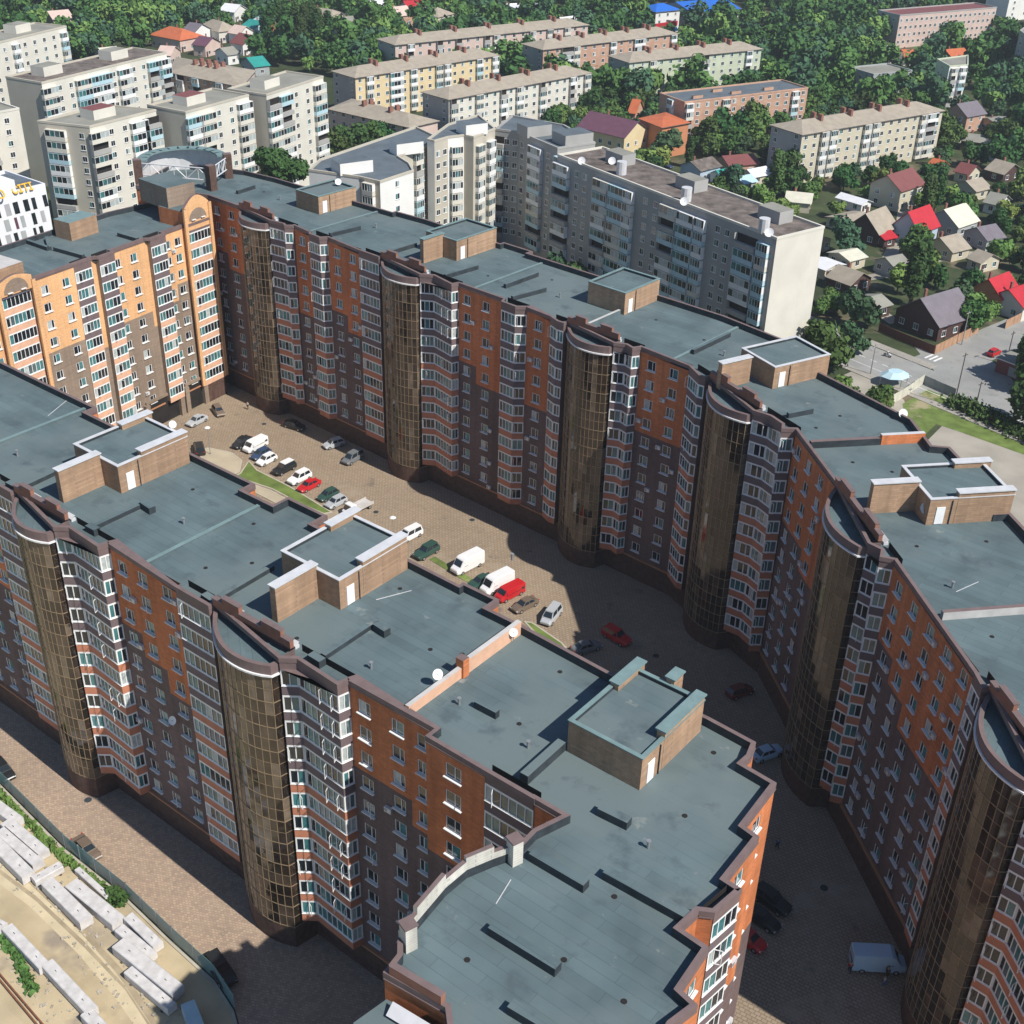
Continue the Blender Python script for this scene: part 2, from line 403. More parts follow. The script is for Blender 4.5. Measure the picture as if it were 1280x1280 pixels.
class Wing:
    def __init__(s, name, label, cat, lit=False, floors=NF, zr=ZR, zp=ZP, dz=0.0, wallmats=None):
        s.root = thing(name, label, cat)
        s.w = MB(); s.mats = wallmats or WALL_MATS; s.lit = lit
        s.win = Pool(s.root, 'window', 'pane', WIN_MATS); s.bal = Pool(s.root, 'balcony', 'glazing', BAL_MATS)
        s.outline = []; s.nf = floors; s.zr = zr; s.zp = zp; s.rr = random.Random(len(label))
    def wall(s, p0, p1, cols=(), ko=5, ground=True, wide=1.45, blankbase=False):
        d = unit(sub(p1, p0)); L = ln(sub(p1, p0)); rz = math.atan2(d[1], d[0])
        s.outline.append(p0)
        cols = [c if isinstance(c, (tuple, list)) else (c, wide) for c in cols]
        kos = list(ko) if isinstance(ko, (tuple, list)) else [ko]*max(1, len(cols))
        cuts = [0.0] + [(cols[i][0]+cols[i+1][0])/2 for i in range(len(cols)-1)] + [L]
        W = lambda a, b, z0, z1, m: s.w.wallq(add(p0, d, a), add(p0, d, b), z0, z1, m) if b-a > 1e-4 else None
        n = (d[1], -d[0]); dep = 0.2
        for i in range(len(cuts)-1):
            a, b = cuts[i], cuts[i+1]; k0 = s.nf - kos[min(i, len(kos)-1)]
            W(a, b, 0, Z0, 2)
            for k in range(s.nf):
                zf = Z0 + FH*k; m = 0 if k >= k0 else 1
                if not cols: W(a, b, zf, zf+FH, m); continue
                c, wd = cols[i]; x0, x1 = c-wd/2, c+wd/2; zb, zt = zf+0.95, zf+2.45
                W(a, x0, zf, zf+FH, m); W(x1, b, zf, zf+FH, m); W(x0, x1, zf, zb, m); W(x0, x1, zt, zf+FH, m)
                q0 = add(p0, d, x0); q1 = add(p0, d, x1); r0 = add(q0, n, -dep); r1 = add(q1, n, -dep)
                s.w.quad((*q0, zb), (*r0, zb), (*r0, zt), (*q0, zt), m); s.w.quad((*r1, zb), (*q1, zb), (*q1, zt), (*r1, zt), m)
                s.w.quad((*q0, zb), (*q1, zb), (*r1, zb), (*r0, zb), m); s.w.quad((*r0, zt), (*r1, zt), (*q1, zt), (*q0, zt), m)
                s.w.quad((*r0, zb), (*r1, zb), (*r1, zt), (*r0, zt), 6)
                ws = window_set(wd, 1.5)[s.rr.choices([0, 1, 2, 3], [5, 4, 1.6, 1.0])[0]]
                s.win.put(*ws, (*add(p0, d, c), zb), rz)
            W(a, b, Z0+FH*s.nf, s.zp, 0 if k0 < s.nf else 1)
        e = 0.3
        if L > 1.0: s.w.bar(add(p0, n, 0.0), add(p1, n, 0.0), 0.28, 3.75, 3.95, 5, side=-1)
        if L > 1.0: s.w.bar(p0, p1, 0.12, s.zp-0.62, s.zp-0.5, 3, side=-1)
    def bay(s, p0, p1, pts, kd=4, start=0, glaze=True, lower=6):
        d = unit(sub(p1, p0)); L = ln(sub(p1, p0)); rz = math.atan2(d[1], d[0]); n = (d[1], -d[0])
        g = lambda q: add(add(p0, d, q[0]), n, q[1])
        s.outline += [g(q) for q in pts]
        core = [g((q[0], q[1]-0.45 if q[1] > 0.5 else q[1])) for q in pts]
        s.w.wallq(p0, p1, 0, Z0+FH*start, 2)
        s.w.wallq(add(p0, n, -0.9), add(p1, n, -0.9), Z0, s.zp, 6)
        for k in range(start, s.nf):
            band = 5 if k >= s.nf-kd else lower
            st = bay_set(tuple(pts), band, k == start)
            v = s.rr.choices([0, 1, 2], [5, 5, 1.6])[0]
            s.bal.put(*st[v], (*p0, Z0+FH*k), rz)
        G = [g(q) for q in pts]
        for i in range(len(G)-1):
            s.w.wallq(G[i], G[i+1], Z0+FH*s.nf-0.25, s.zp, 3)
        s.w.poly([(q[0], q[1], Z0+FH*s.nf-0.25) for q in G[::-1]], 3)
        if pts[0][1] > 0.01: s.w.wallq(p0, G[0], Z0+FH*start, s.zp, 1)
        if pts[-1][1] > 0.01: s.w.wallq(G[-1], p1, Z0+FH*start, s.zp, 1)
    def tower(s, p0, p1, S=2.7, oe=1.3, n=14, ridge=True):
        d = unit(sub(p1, p0)); L = ln(sub(p1, p0)); rz = math.atan2(d[1], d[0]); nn = (d[1], -d[0])
        s.outline.append(p0)
        A = arc_pts(L, S, oe, n)[1:]; A = [(a, -b) for a, b in A] + [(L, 0.0)]
        t = MB(); g = MB(); rr = random.Random(int(L*100))
        zt = 36.0
        nz = 22; dz = (zt-3.0)/nz
        prev = {}
        for i in range(len(A)-1):
            cu = rr.random()
            for j in range(nz):
                z0 = 3.0 + dz*j
                mm = rr.choices([0, 1, 2, 3], [4, 3, 1.3, 5])[0]
                if rr.random() < (0.75 if j % 2 else 0.35): mm = prev.get(i, mm)
                prev[i] = mm
                t.wallq(A[i], A[i+1], z0, z0+dz, mm)
            t.wallq(A[i], A[i+1], 0.0, 3.0, 4)
        for i in range(len(A)):
            g.tube((A[i][0], A[i][1], 2.8), (A[i][0], A[i][1], zt), 0.045, 4)
        for j in range(nz+1):
            z0 = 3.0 + dz*j; r = 0.06 if j % 2 == 0 else 0.03
            for i in range(len(A)-1):
                g.tube((A[i][0], A[i][1], z0), (A[i+1][0], A[i+1][1], z0), r, 4)
        gt = t.build('glass_tower', [M['t1'], M['t2'], M['t3'], M['t4'], M['base']], s.root, (*p0, 0)); gt.rotation_euler = (0, 0, rz)
        g.build('mullion_grid', [M['gold']], gt)
        # cornice, parapet and the low terrace behind it
        c = MB(); k = len(A)
        O = [(a[0], a[1]) for a in A]
        def off(o):
            r = []
            for i, a in enumerate(A):
                q = A[max(0, i-1)]; e = A[min(k-1, i+1)]; dd = unit(sub(e, q)); r.append((a[0]+dd[1]*o, a[1]-dd[0]*o))
            return r
        o1 = off(0.28); o2 = off(0.12); i1 = off(-0.3)
        for i in range(k-1):
            c.wallq(o1[i], o1[i+1], zt+.12, zt+0.3, 1); c.quad((*A[i], zt), (*A[i+1], zt), (*o1[i+1], zt+.12), (*o1[i], zt+.12), 1)
            c.quad((*o1[i], zt+0.3), (*o1[i+1], zt+0.3), (*o2[i+1], zt+0.3), (*o2[i], zt+0.3), 1)
            c.wallq(o2[i], o2[i+1], zt+0.3, zt+1.35, 0); c.wallq(i1[i+1], i1[i], zt+0.75, zt+1.35, 2)
            c.quad((*o2[i], zt+1.35), (*o2[i+1], zt+1.35), (*i1[i+1], zt+1.35), (*i1[i], zt+1.35), 0)
        c.poly([(q[0], q[1], zt+0.75) for q in i1], 2)
        cc = c.build('tower_cornice', [M['cap'], M['white'], M['roof']], s.root, (*p0, 0)); cc.rotation_euler = (0, 0, rz)
        s.w.wallq(p0, p1, 0, ZP-0.02, 1)
        if ridge:                                                  # raised stepped brick ridge between terrace and roof
            r = MB()
            hs = [(0.2, 1.6, 0.9), (1.6, L*0.36, 1.5), (L*0.36, L*0.64, 0.75), (L*0.64, L-1.4, 1.5), (L-1.4, L-0.2, 0.9)]
            for a, b, h in hs:
                r.prism([(a, -0.32), (b, -0.32), (b, 0.12), (a, 0.12)], ZP, ZP+h-0.1, 0)
                r.prism([(a-0.04, -0.40), (b+0.04, -0.40), (b+0.04, 0.2), (a-0.04, 0.2)], ZP+h-0.096, ZP+h, 1)
            ro = r.build('ridge_wall', [M['ridge'], M['cap']], s.root, (*p0, 0)); ro.rotation_euler = (0, 0, rz)
            for a in (1.0, L-2.6):
                m2 = MB(); m2.quad((a, 0.6, ZR+0.35), (a+2.0, 0.6, ZR+0.35), (a+2.0, 1.15, ZR+0.6), (a, 1.15, ZR+0.6)); m2.prism([(a, 0.62), (a+2.0, 0.62), (a+2.0, 1.14), (a, 1.14)], ZR, ZR+0.34, 0)
                u = m2.build('hatch_cover', [M['zinc']], s.root, (*p0, 0)); u.rotation_euler = (0, 0, rz)
    def coolers(s, n, seed):
        rr = random.Random(seed); pool = [it for it in s.win.items if 30 < it[4][1] < 235]
        b = MB(); b.prism([(-.42, -.34), (.42, -.34), (.42, -.02), (-.42, -.02)], 0, .55, 0)
        for q in (-.2,): b.poly([(q+.2*math.cos(k*math.pi/6), -.345, .28+.2*math.sin(k*math.pi/6)) for k in range(12)], 1)
        b.prism([(-.35, -.34), (-.3, -.34), (-.3, 0), (-.35, 0)], -.08, 0, 0); me = b.mesh('air_conditioner', [M['zinc'], M['metal']])
        for it in rr.sample(pool, min(n, len(pool))):
            l = it[4]; c, sn = math.cos(it[5]), math.sin(it[5]); k = rr.choice([-1.3, 1.3]); dz = rr.choice([-.9, .1, .6])
            link('air_conditioner', me, s.root, (l[0]+c*k, l[1]+sn*k, l[2]+dz), it[5])
    def finish(s, roofmat='roof', t=0.34):
        s.win.flush(); s.bal.flush()
        s.w.build('wall', s.mats, s.root)
        O = s.outline; r = MB(); r.poly([(p[0], p[1], s.zr) for p in inset(O, 0.1)])
        s.roof = r.build('roof', [M[roofmat]], s.root)
        pp = MB(); ring(pp, O, t, s.zp-0.45, s.zp+0.06, 0, 1, 0, out=0.06)
        i_ = inset(O, t)
        for a in range(len(O)): pp.wallq(i_[(a+1) % len(O)], i_[a], s.zr-0.02, s.zp-0.45, 1)
        pp.build('parapet', [M['cap'], M['membrane']], s.root)
    def rbar(s, p, q, w, z0, z1, nm, mats, m=0, mt=1, **k):
        b = MB(); b.bar(p, q, w, z0, z1, m, mt, **k); return b.build(nm, mats, s.root)

def frame(A, B):
    d = unit(sub(B, A)); n = (d[1], -d[0])
    return lambda u, o=0.0: add(add(A, d, u), n, o)

def penthouse(wing, F, u, o0=-7.7, o1=-17.2, fin=(-2.4, -7.7), wb=8.0, h=3.4, capmat='zinc', extra=True):
    """stair and lift house: brick box whose sunny side faces along +u, with a thin brick fin in front of it"""
    root = MB()
    c = [F(u-wb, o0), F(u, o0), F(u, o1), F(u-wb, o1)]
    cc = [c[0], c[1], c[2], c[3]]
    z = ZR
    for i in range(4): root.wallq(cc[i], cc[(i+1) % 4], z, z+h, 0)
    ii = inset(cc, 0.35)
    root.poly([(p[0], p[1], z+h-0.28) for p in ii], 1)
    for i in range(4): root.wallq(ii[(i+1) % 4], ii[i], z+h-0.28, z+h, 2)
    ob = root.build('penthouse', [M['pbrick'], M['roof'], M['membrane']], wing.root)
    cp = MB(); ring(cp, cc, 0.32, z+h, z+h+0.10, 0, 0, 0, out=0.08)
    cp.build('wall_cap', [M[capmat]], ob)
    # tall fin walls running across the roof
    fu = u-3.4
    for (a, b, uu, hh) in [(fin[0], fin[1], fu, h+0.55)] + ([(o0-3.2, o1+0.05, u-0.36, h+0.6), (o0-6.0, o1-0.7, u-wb+0.4, h+0.4)] if extra else []):
        if abs(b-a) < 1: continue
        f = MB(); ff = MB(); f.bar(F(uu, a), F(uu, b), 0.78, z, z+hh, 0); ff.bar(F(uu, a+0.12), F(uu, b-0.12), 1.05, z+hh, z+hh+0.14, 0)
        f.build('fin_wall', [M['pbrick']], ob); ff.build('wall_cap', [M[capmat]], ob)
    dd = MB()
    a, b = F(u+0.03, o0-0.9), F(u+0.03, o0-1.9)
    dd.bar(a, b, 0.09, z+0.1, z+2.2, 0, side=0)
    dd.build('door', [M['white']], ob)
    pp = MB(); q = F(u+0.08, o0-2.6); pp.tube((*q, z), (*q, z+h-0.2), 0.06, 5); pp.build('downpipe', [M['membrane']], ob)

def vent(wing, p, q, w=0.55, h=0.8, mats=None):
    b = MB(); b.bar(p, q, w, ZR, ZR+h, 0, 1); d = unit(sub(q, p))
    o = b.build('vent_curb', mats or [M['membrane'], M['roof']], wing.root)
    return o
def dish(wing, p, z, az, r=0.65):
    b = MB(); n = 14; c = Vector((0, 0, 0.9)); dr = Vector((math.sin(az), math.cos(az), 0.55)).normalized()
    u = dr.orthogonal().normalized(); v = dr.cross(u)
    rings = []
    for k, (rr_, dp) in enumerate(((0.15, 0.0), (0.6, 0.06), (1.0, 0.18))):
        rings.append([tuple(c + (u*math.cos(2*math.pi*i/n) + v*math.sin(2*math.pi*i/n))*r*rr_ + dr*dp*r) for i in range(n)])
    b.poly(rings[0])
    for k in range(2):
        for i in range(n): b.quad(rings[k][i], rings[k][(i+1) % n], rings[k+1][(i+1) % n], rings[k+1][i])
    b.tube((0, 0, 0), tuple(c), 0.05, 5, 1); b.tube(tuple(c), tuple(c + dr*r*0.8), 0.02, 4, 1)
    b.build('satellite_dish', [M['dish'], M['metal']], wing.root, (p[0], p[1], z))

# ================================================================== FRONT BUILDING (street side)
FD = unit((0.791, -0.611)); FA = (-41.2, 107.5)
F = frame(FA, add(FA, FD, 10))
fw = Wing('apartment_building', 'orange and brown L-shaped apartment block in the foreground with bronze glass towers', 'apartment building')
def W(w, F, u0, u1, cols=(), ko=5, o=0.0, **k): w.wall(F(u0, o), F(u1, o), [c-u0 if not isinstance(c, tuple) else (c[0]-u0, c[1]) for c in cols], ko, **k)
fold = lambda L: ((0.0, 1.9), (1.3, 0.9), (L-0.3, 1.2), (L, 0.0))
fold2 = lambda L, k=1.5: ((0.0, 1.6), (k, 0.35), (L-0.4, 1.2), (L, 0.0))
flat_bay = lambda L: ((0.0, 0.7), (L, 0.7))
W(fw, F, -52, -40, (-49, -45.5, -42), 4)
W(fw, F, -40, -32.5, (-38, -34.5), 4)
W(fw, F, -32.5, -21.3, (-30.6, -27.2, -23.6), (3, 4, 5))
fw.bay(F(-21.3), F(-16.6), flat_bay(4.7))
fw.tower(F(-16.6), F(-6.9), 1.9, 2.5)
fw.bay(F(-6.9), F(0), fold(6.9))
W(fw, F, 0, 11.4, (1.7, 5.0, 8.9), (3, 4, 5))
fw.bay(F(11.4), F(16.4), flat_bay(5.0))
fw.tower(F(16.4), F(27.5), 2.1, 2.6)
fw.bay(F(27.5), F(34.5), fold(7.0))
W(fw, F, 34.5, 44.6, (36.2, 40.2, 43.2), (3, 3, 4))
fw.wall(F(44.6), F(44.6, 1.2), (), 5)
W(fw, F, 44.6, 51.0, (47.6,), 4, o=1.2, wide=1.7)
fw.bay(F(51.0, 1.2), F(56.0, 1.2), ((0.0, 0.05), (5.0, 0.05)), kd=11)
W(fw, F, 56.0, 58.8, (57.6,), 4, o=1.2, wide=0.9)
corner = F(58.8, 1.2)
pN = [(3.45, 70.6), (2.3, 69.0), (1.0, 67.1)]
fw.wall(corner, pN[1], (), 5); fw.wall(pN[1], pN[2], (), 5)
arcN = [(1.0, 67.1), (-0.8, 66.2), (-2.8, 65.0), (-4.3, 63.2), (-6.1, 60.1), (-7.0, 58.5)]
for a, b in zip(arcN[:-1], arcN[1:]): fw.wall(a, b, (), 5)
for a, b in [((-7.0, 58.5), (-6.9, 57.1)), ((-6.9, 57.1), (-7.7, 55.6)), ((-7.7, 55.6), (-3.4, 53.0)), ((-3.4, 53.0), (-2.0, 45.0)), ((-2.0, 45.0), (7.0, 42.5))]:
    fw.wall(a, b, (), 5)
Z = [(7.0, 42.5), (9.2, 46.2), (8.2, 47.3), (11.2, 52.2), (13.0, 53.7), (12.0, 54.9), (14.3, 58.4), (12.5, 60.0), (14.0, 61.6), (15.1, 61.5), (17.3, 63.7), (16.3, 64.6), (19.4, 68.9), (18.4, 70.0), (21.7, 74.8), (19.3, 77.0), (20.1, 77.9), (20.8, 79.6), (17.2, 82.7)]
for a, b in zip(Z[:-1], Z[1:]):
    L = ln(sub(b, a)); d = sub(b, a)
    litf = d[1] > 0 and d[0] > 0
    if a == (15.1, 61.5): fw.bay(a, b, ((0, 0.06), (L, 0.06)), lower=7)
    elif litf and L > 3.4: fw.wall(a, b, [L*0.5], 5)
    else: fw.wall(a, b, (), 5)
# courtyard side, right to left
back = [(17.2, 82.7), F(53.0, -15.6), F(41.2, -16.2), F(36.8, -16.2), F(36.8, -18.0), F(32.3, -18.0), F(32.3, -17.4), F(17.5, -17.8), F(17.5, -16.0), F(13.0, -16.0), F(13.0, -18.2), F(7.0, -18.2), F(7.0, -16.0), F(2.0, -16.0), F(2.0, -17.8), F(-21, -17.8), F(-21, -16.2), F(-27, -16.2), F(-27, -17.8), F(-52, -17.8), F(-52, 0)]
for a, b in zip(back[:-1], back[1:]): fw.wall(a, b, (), 5)
fw.mats = WALL_MATS
fw.coolers(30, 5)
fw.finish('roof')
PB = [M['orange_sunlit'], M['cap'], M['concrete']]
# cross walls between the stair sections
for (u, o0, o1, h, m) in [(5.0, -0.5, -16.0, 0.25, 'roof'), (-29.0, -0.5, -17.5, 0.3, 'roof')]:
    fw.rbar(F(u, o0), F(u, o1), 0.5, ZR, ZR+h, 'roof_seam', [M['roof'], M['teal_cap']])
fw.rbar(F(41.0, -0.4), F(41.0, -7.4), 0.45, ZR, ZR+1.1, 'cross_wall', [M['bandp'], M['concrete']])
fw.rbar(F(41.0, -8.0), F(41.0, -15.9), 0.5, ZR, ZR+1.5, 'cross_wall', [M['bandp'], M['concrete']])
fw.rbar(F(41.0, -7.3), F(41.0, -8.1), 0.9, ZR, ZR+2.0, 'cross_wall', [M['orange'], M['cap']])
penthouse(fw, F, -8.5); penthouse(fw, F, 25.6)
penthouse(fw, F, 61.4, -5.6, -15.0, fin=(-15.0, -16.5), wb=7.2, h=3.3, capmat='teal_cap')
for (a, b, o) in [(-21, -15.5, -1.8), (-5.0, -3.0, -1.6), (12.5, 13.2, -1.7)]: pass
def vpx(x0, y0, x1, y1, w=0.55, h=0.75, wing=None):
    vent(wing or fw, at(x0, y0, ZR+h), at(x1, y1, ZR+h), w, h)
vpx(118, 656, 178, 628, 0.5, 0.5); vpx(30, 606, 90, 578, 0.5, 0.5)
vpx(274, 745, 340, 706, 0.6, 0.5); vpx(404, 818, 470, 774, 0.6, 0.5)
vpx(595, 875, 622, 889); vpx(665, 1063, 733, 1103, 0.8, 0.8); vpx(614, 1155, 698, 1207, 0.8, 0.8); vpx(757, 1086, 860, 1143, 0.8, 0.8)
vpx(750, 1007, 787, 1025, 0.8, 0.8); vpx(638, 1253, 720, 1302, 0.8, 0.8); vpx(655, 968, 703, 925, 0.8, 0.9)
vpx(110, 655, 121, 661, 0.8, 0.8); vpx(255, 741, 269, 750, 0.8, 0.8); vpx(388, 816, 403, 825, 0.8, 0.8); vpx(178, 626, 190, 634, 0.8, 0.8); vpx(470, 778, 484, 787, 0.8, 0.8); vpx(10, 601, 22, 607, 0.8, 0.8)
# curved inner parapet of the near end, pale plaster on its inner side
pa = MB()
segs = list(zip(arcN[:-1], arcN[1:])); hh = [1.5, 2.1, 1.7, 2.2, 1.6]
for (a, b), h in zip(segs, hh):
    pa.bar(a, b, 0.35, ZP+0.07, ZR+h, 0, 1, side=1)
pa.build('curved_parapet', [M['plaster'], M['cap']], fw.root)
pl = MB()
for p in ((0.9, 66.5), (-6.3, 58.4)): pl.box(p[0], p[1], ZR, ZR+2.3, 0.9, 0.9, 0.6, 0); pl.box(p[0], p[1], ZR+2.3, ZR+2.45, 1.05, 1.05, 0.6, 1)
pl.build('pillar', [M['plaster'], M['cap']], fw.root)
bars = MB()
bars.bar((-7.2, 55.6), (-3.6, 53.3), 0.5, ZP+0.08, ZP+0.9, 0, 1)
bars.build('ridge_wall', [M['ridge'], M['cap']], fw.root)
# low tower terrace at the very near end
te = MB(); te.prism([(-9.6, 49.0), (-4.5, 46.0), (-2.6, 51.9), (-7.5, 54.9), (-9.5, 53.0)], 0, 36.2, 2, 0)
te.quad((-7.0, 54.2, 36.9), (-2.6, 51.4, 36.9), (-3.0, 50.6, 36.5), (-7.4, 53.4, 36.5), 1)
te.build('tower_terrace', [M['roof'], M['zinc'], M['brown']], fw.root)
dish(fw, F(40.4, -5.0), ZR+0.5, 2.6, 0.5); dish(fw, F(41.5, -14.4), ZR+0.3, 3.0, 0.42)
dish(fw, F(7.5, 0.6), 18, 3.6, 0.5); dish(fw, F(-11.5, -17.6), ZR+2.9, 2.5, 0.45)

# small things on the flat roofs: drains, vent pipes, membrane patches
def roof_bits(wing, spots, seed):
    rr = random.Random(seed)
    for (x, y, kind) in spots:
        p = at(x, y, ZR); b = MB()
        if kind == 'd': b.cyl(p[0], p[1], ZR, ZR+.05, .22, 10, 0); b.build('roof_drain', [M['dark']], wing.root)
        elif kind == 'p': b.cyl(p[0], p[1], ZR, ZR+.7, .12, 8, 0); b.cyl(p[0], p[1], ZR+.702, ZR+.78, .2, 8, 0); b.build('vent_pipe', [M['metal']], wing.root)
        elif kind == 'l': b.bar(p, at(x+rr.uniform(18, 60), y-rr.uniform(10, 34), ZR), .06, ZR+.01, ZR+.05, 0); b.build('lightning_strip', [M['zinc']], wing.root)
roof_bits(fw, [(97, 500, 'd'), (22, 570, 'p'), (60, 520, 'l'), (241, 612, 'd'), (317, 655, 'd'), (257, 710, 'd'), (315, 704, 'd'), (371, 798, 'd'), (500, 736, 'd'), (538, 812, 'd'), (464, 836, 'p'), (578, 818, 'd'), (649, 905, 'd'), (574, 881, 'p'), (768, 1121, 'd'), (584, 1200, 'd'), (856, 1020, 'd'), (780, 1252, 'd'), (892, 941, 'd'), (640, 700, 'p'), (700, 840, 'd'), (446, 745, 'l'), (470, 750, 'l'), (620, 1130, 'l'), (705, 1200, 'd'), (660, 935, 'p'), (810, 1060, 'p'), (230, 655, 'p'), (290, 760, 'd')], 3)
# ================================================================== REAR BUILDING (bent, across the courtyard)
RA, RB, RC = (-57.6, 226.3), (24.0, 156.0), (34.7, 137.6)
RD = add(RC, unit((8.0, -47.6)), 72.0)
F1 = frame(RA, RB); F2 = frame(RB, RC); F3 = frame(RC, RD)
rw = Wing('apartment_building', 'long bent orange and brown apartment block across the courtyard with six bronze glass towers', 'apartment building')
W(rw, F1, 0, 9.4, (2.4, 6.6), (3, 4))
rw.tower(F1(9.4), F1(19.2), 2.0, 1.9)
rw.bay(F1(19.2), F1(24.4), ((0.0, 1.3), (3.3, 0.8), (4.2, 1.3), (5.2, 0.3)))
W(rw, F1, 24.4, 29.1, (26.4,), 5)
rw.bay(F1(29.1), F1(33.2), ((0.0, 0.5), (0.5, 1.1), (3.3, 1.2), (4.1, 0.0)), kd=5)
W(rw, F1, 33.2, 41.6, (35.4, 39.3), (4, 5))
rw.bay(F1(41.6), F1(46.4), flat_bay(4.8), kd=5)
rw.tower(F1(46.4), F1(56.8), 2.1, 2.0)
rw.bay(F1(56.8), F1(63.8), fold2(7.0, 1.9))
W(rw, F1, 63.8, 73.2, (65.6, 69.6), (4, 5))
rw.bay(F1(73.2), F1(77.9), ((0.0, 0.0), (0.5, 1.1), (3.4, 1.2), (4.7, 0.0)), kd=5)
W(rw, F1, 77.9, 82.8, (80.2,), 5)
rw.bay(F1(82.8), F1(85.8), ((0.0, 0.4), (1.8, 1.1), (3.0, 1.0)), kd=5)
rw.tower(F1(85.8), F1(95.4), 2.0, 2.0)
rw.bay(F1(95.4), F1(99.0), ((0.0, 1.6), (1.6, 0.8), (3.0, 1.2), (3.6, 0.1)))
W(rw, F1, 99.0, 107.7, (101.0, 104.8), (4, 4))
rw.bay(F2(0.0), F2(4.0), ((0.0, 0.6), (3.2, 1.3), (4.0, 0.9)))
rw.tower(F2(4.0), F2(14.8), 2.1, 2.0)
rw.bay(F2(14.8), F2(21.2), ((0.0, 1.5), (2.2, 0.5), (4.6, 0.6), (5.6, 1.5), (6.4, 0.1)))
W(rw, F3, 0, 13.4, (1.8, 5.4, 9.2), (4, 4, 5))
rw.tower(F3(13.4), F3(26.2), 2.2, 2.2)
rw.bay(F3(26.2), F3(29.6), ((0.0, 1.5), (1.4, 0.6), (2.7, 1.3), (3.4, 0.0)))
W(rw, F3, 29.6, 48.2, (31.6, 35.3, 39.0, 42.7, 46.2), (3, 4, 5, 5, 5))
rw.bay(F3(48.2), F3(50.4), ((0.0, 0.5), (2.2, 0.8)), kd=3)
rw.tower(F3(50.4), F3(62.0), 2.2, 2.4)
rw.bay(F3(62.0), F3(68.8), fold(6.8))
W(rw, F3, 68.8, 72, (70.2,), 4)
bk = [F3(72.0), F3(72.0, -16.5), F3(22, -16.7), F3(22, -15.0), F3(14, -15.0), F3(14, -17.0), F3(6.6, -17.0), F3(6.0, -15.0), F3(-1.0, -15.6), F2(8.5, -14.0), F2(6.0, -18.4), F1(101, -18.0), F1(90.3, -18.0), F1(69.5, -18.0), F1(62.4, -18.0), F1(62.4, -19.2), F1(56, -19.2), F1(56, -18.3), F1(38.0, -18.6), F1(31, -18.0), F1(31, -17.2), F1(0.0, -15.8), F1(-8, -14.7), F1(-22, -8), F1(-14, 6.0), F1(0, 0)]
for a, b in zip(bk[:-1], bk[1:]): rw.wall(a, b, (), 8)
rw.coolers(46, 6)
rw.finish('roof')
penthouse(rw, F1, 21.0, -8.6, -17.6, fin=(-8.6, -9.0), wb=6.2, h=3.2, capmat='teal_cap', extra=False)
penthouse(rw, F1, 55.2, -8.5, -18.2, fin=(-3.9, -8.6), capmat='teal_cap', wb=7.0, extra=False)
penthouse(rw, F1, 89.0, -9.3, -18.0, fin=(-8.6, -9.4), capmat='teal_cap', wb=7.0, extra=False)
penthouse(rw, F2, 9.6, -6.0, -15.5, fin=(0.4, -4.5), wb=7.0, h=3.1, capmat='zinc', extra=False)
penthouse(rw, F3, 22.2, -6.9, -16.6, fin=(-1.6, -6.9), wb=7.6, h=3.2, capmat='zinc')
for (Fq, u, o0, o1, h, mm) in [(F1, 27.5, -1.0, -17.0, 0.35, 'teal_cap'), (F1, 66.0, -1.2, -17.4, 0.3, 'teal_cap'), (F1, 88.5, -0.6, -8.8, 0.9, 'concrete'), (F1, 104.0, -1.0, -17.0, 0.3, 'teal_cap')]:
    rw.rbar(Fq(u, o0), Fq(u, o1), 0.45, ZR, ZR+h, 'roof_seam', [M['roof'], M[mm]])
rw.rbar(F3(3.4, -0.6), F3(3.4, -9.5), 0.6, ZR, ZR+0.9, 'cross_wall', [M['membrane'], M['cap']]); rw.rbar(F3(3.4, -9.6), F3(3.4, -15.2), 0.6, ZR, ZR+1.3, 'cross_wall', [M['orange'], M['zinc']])
rw.rbar(F3(39.0, -0.8), F3(39.0, -16.2), 0.5, ZR, ZR+0.9, 'cross_wall', [M['concrete'], M['cap']])
for q in [(556, 343, 597, 331), (631, 355, 672, 340), (640, 370, 682, 359), (412, 291, 450, 282), (478, 316, 520, 303), (898, 463, 932, 455), (985, 516, 1016, 510), (866, 437, 912, 415), (296, 238, 318, 231)]:
    vpx(*q, 0.5, 0.7, rw)
dish(rw, at(1127, 525, ZR), ZR, 2.9, 0.62); dish(rw, at(1157, 640, ZR+1), ZR+0.6, 3.2, 0.7); dish(rw, at(1160, 650, ZR), ZR, 3.2, 0.6); dish(rw, at(423, 232, ZR+3), ZR+2.8, 2.9, 0.6)
roof_bits(rw, [(420, 290, 'd'), (470, 285, 'p'), (610, 345, 'd'), (700, 372, 'p'), (690, 350, 'd'), (820, 400, 'd'), (880, 425, 'd'), (905, 445, 'p'), (1050, 520, 'd'), (1020, 535, 'd'), (1066, 578, 'd'), (1115, 590, 'd'), (1146, 683, 'd'), (1233, 677, 'd'), (1240, 796, 'd'), (1190, 735, 'p'), (1195, 740, 'l'), (350, 250, 'p'), (330, 240, 'd'), (560, 352, 'd')], 4)
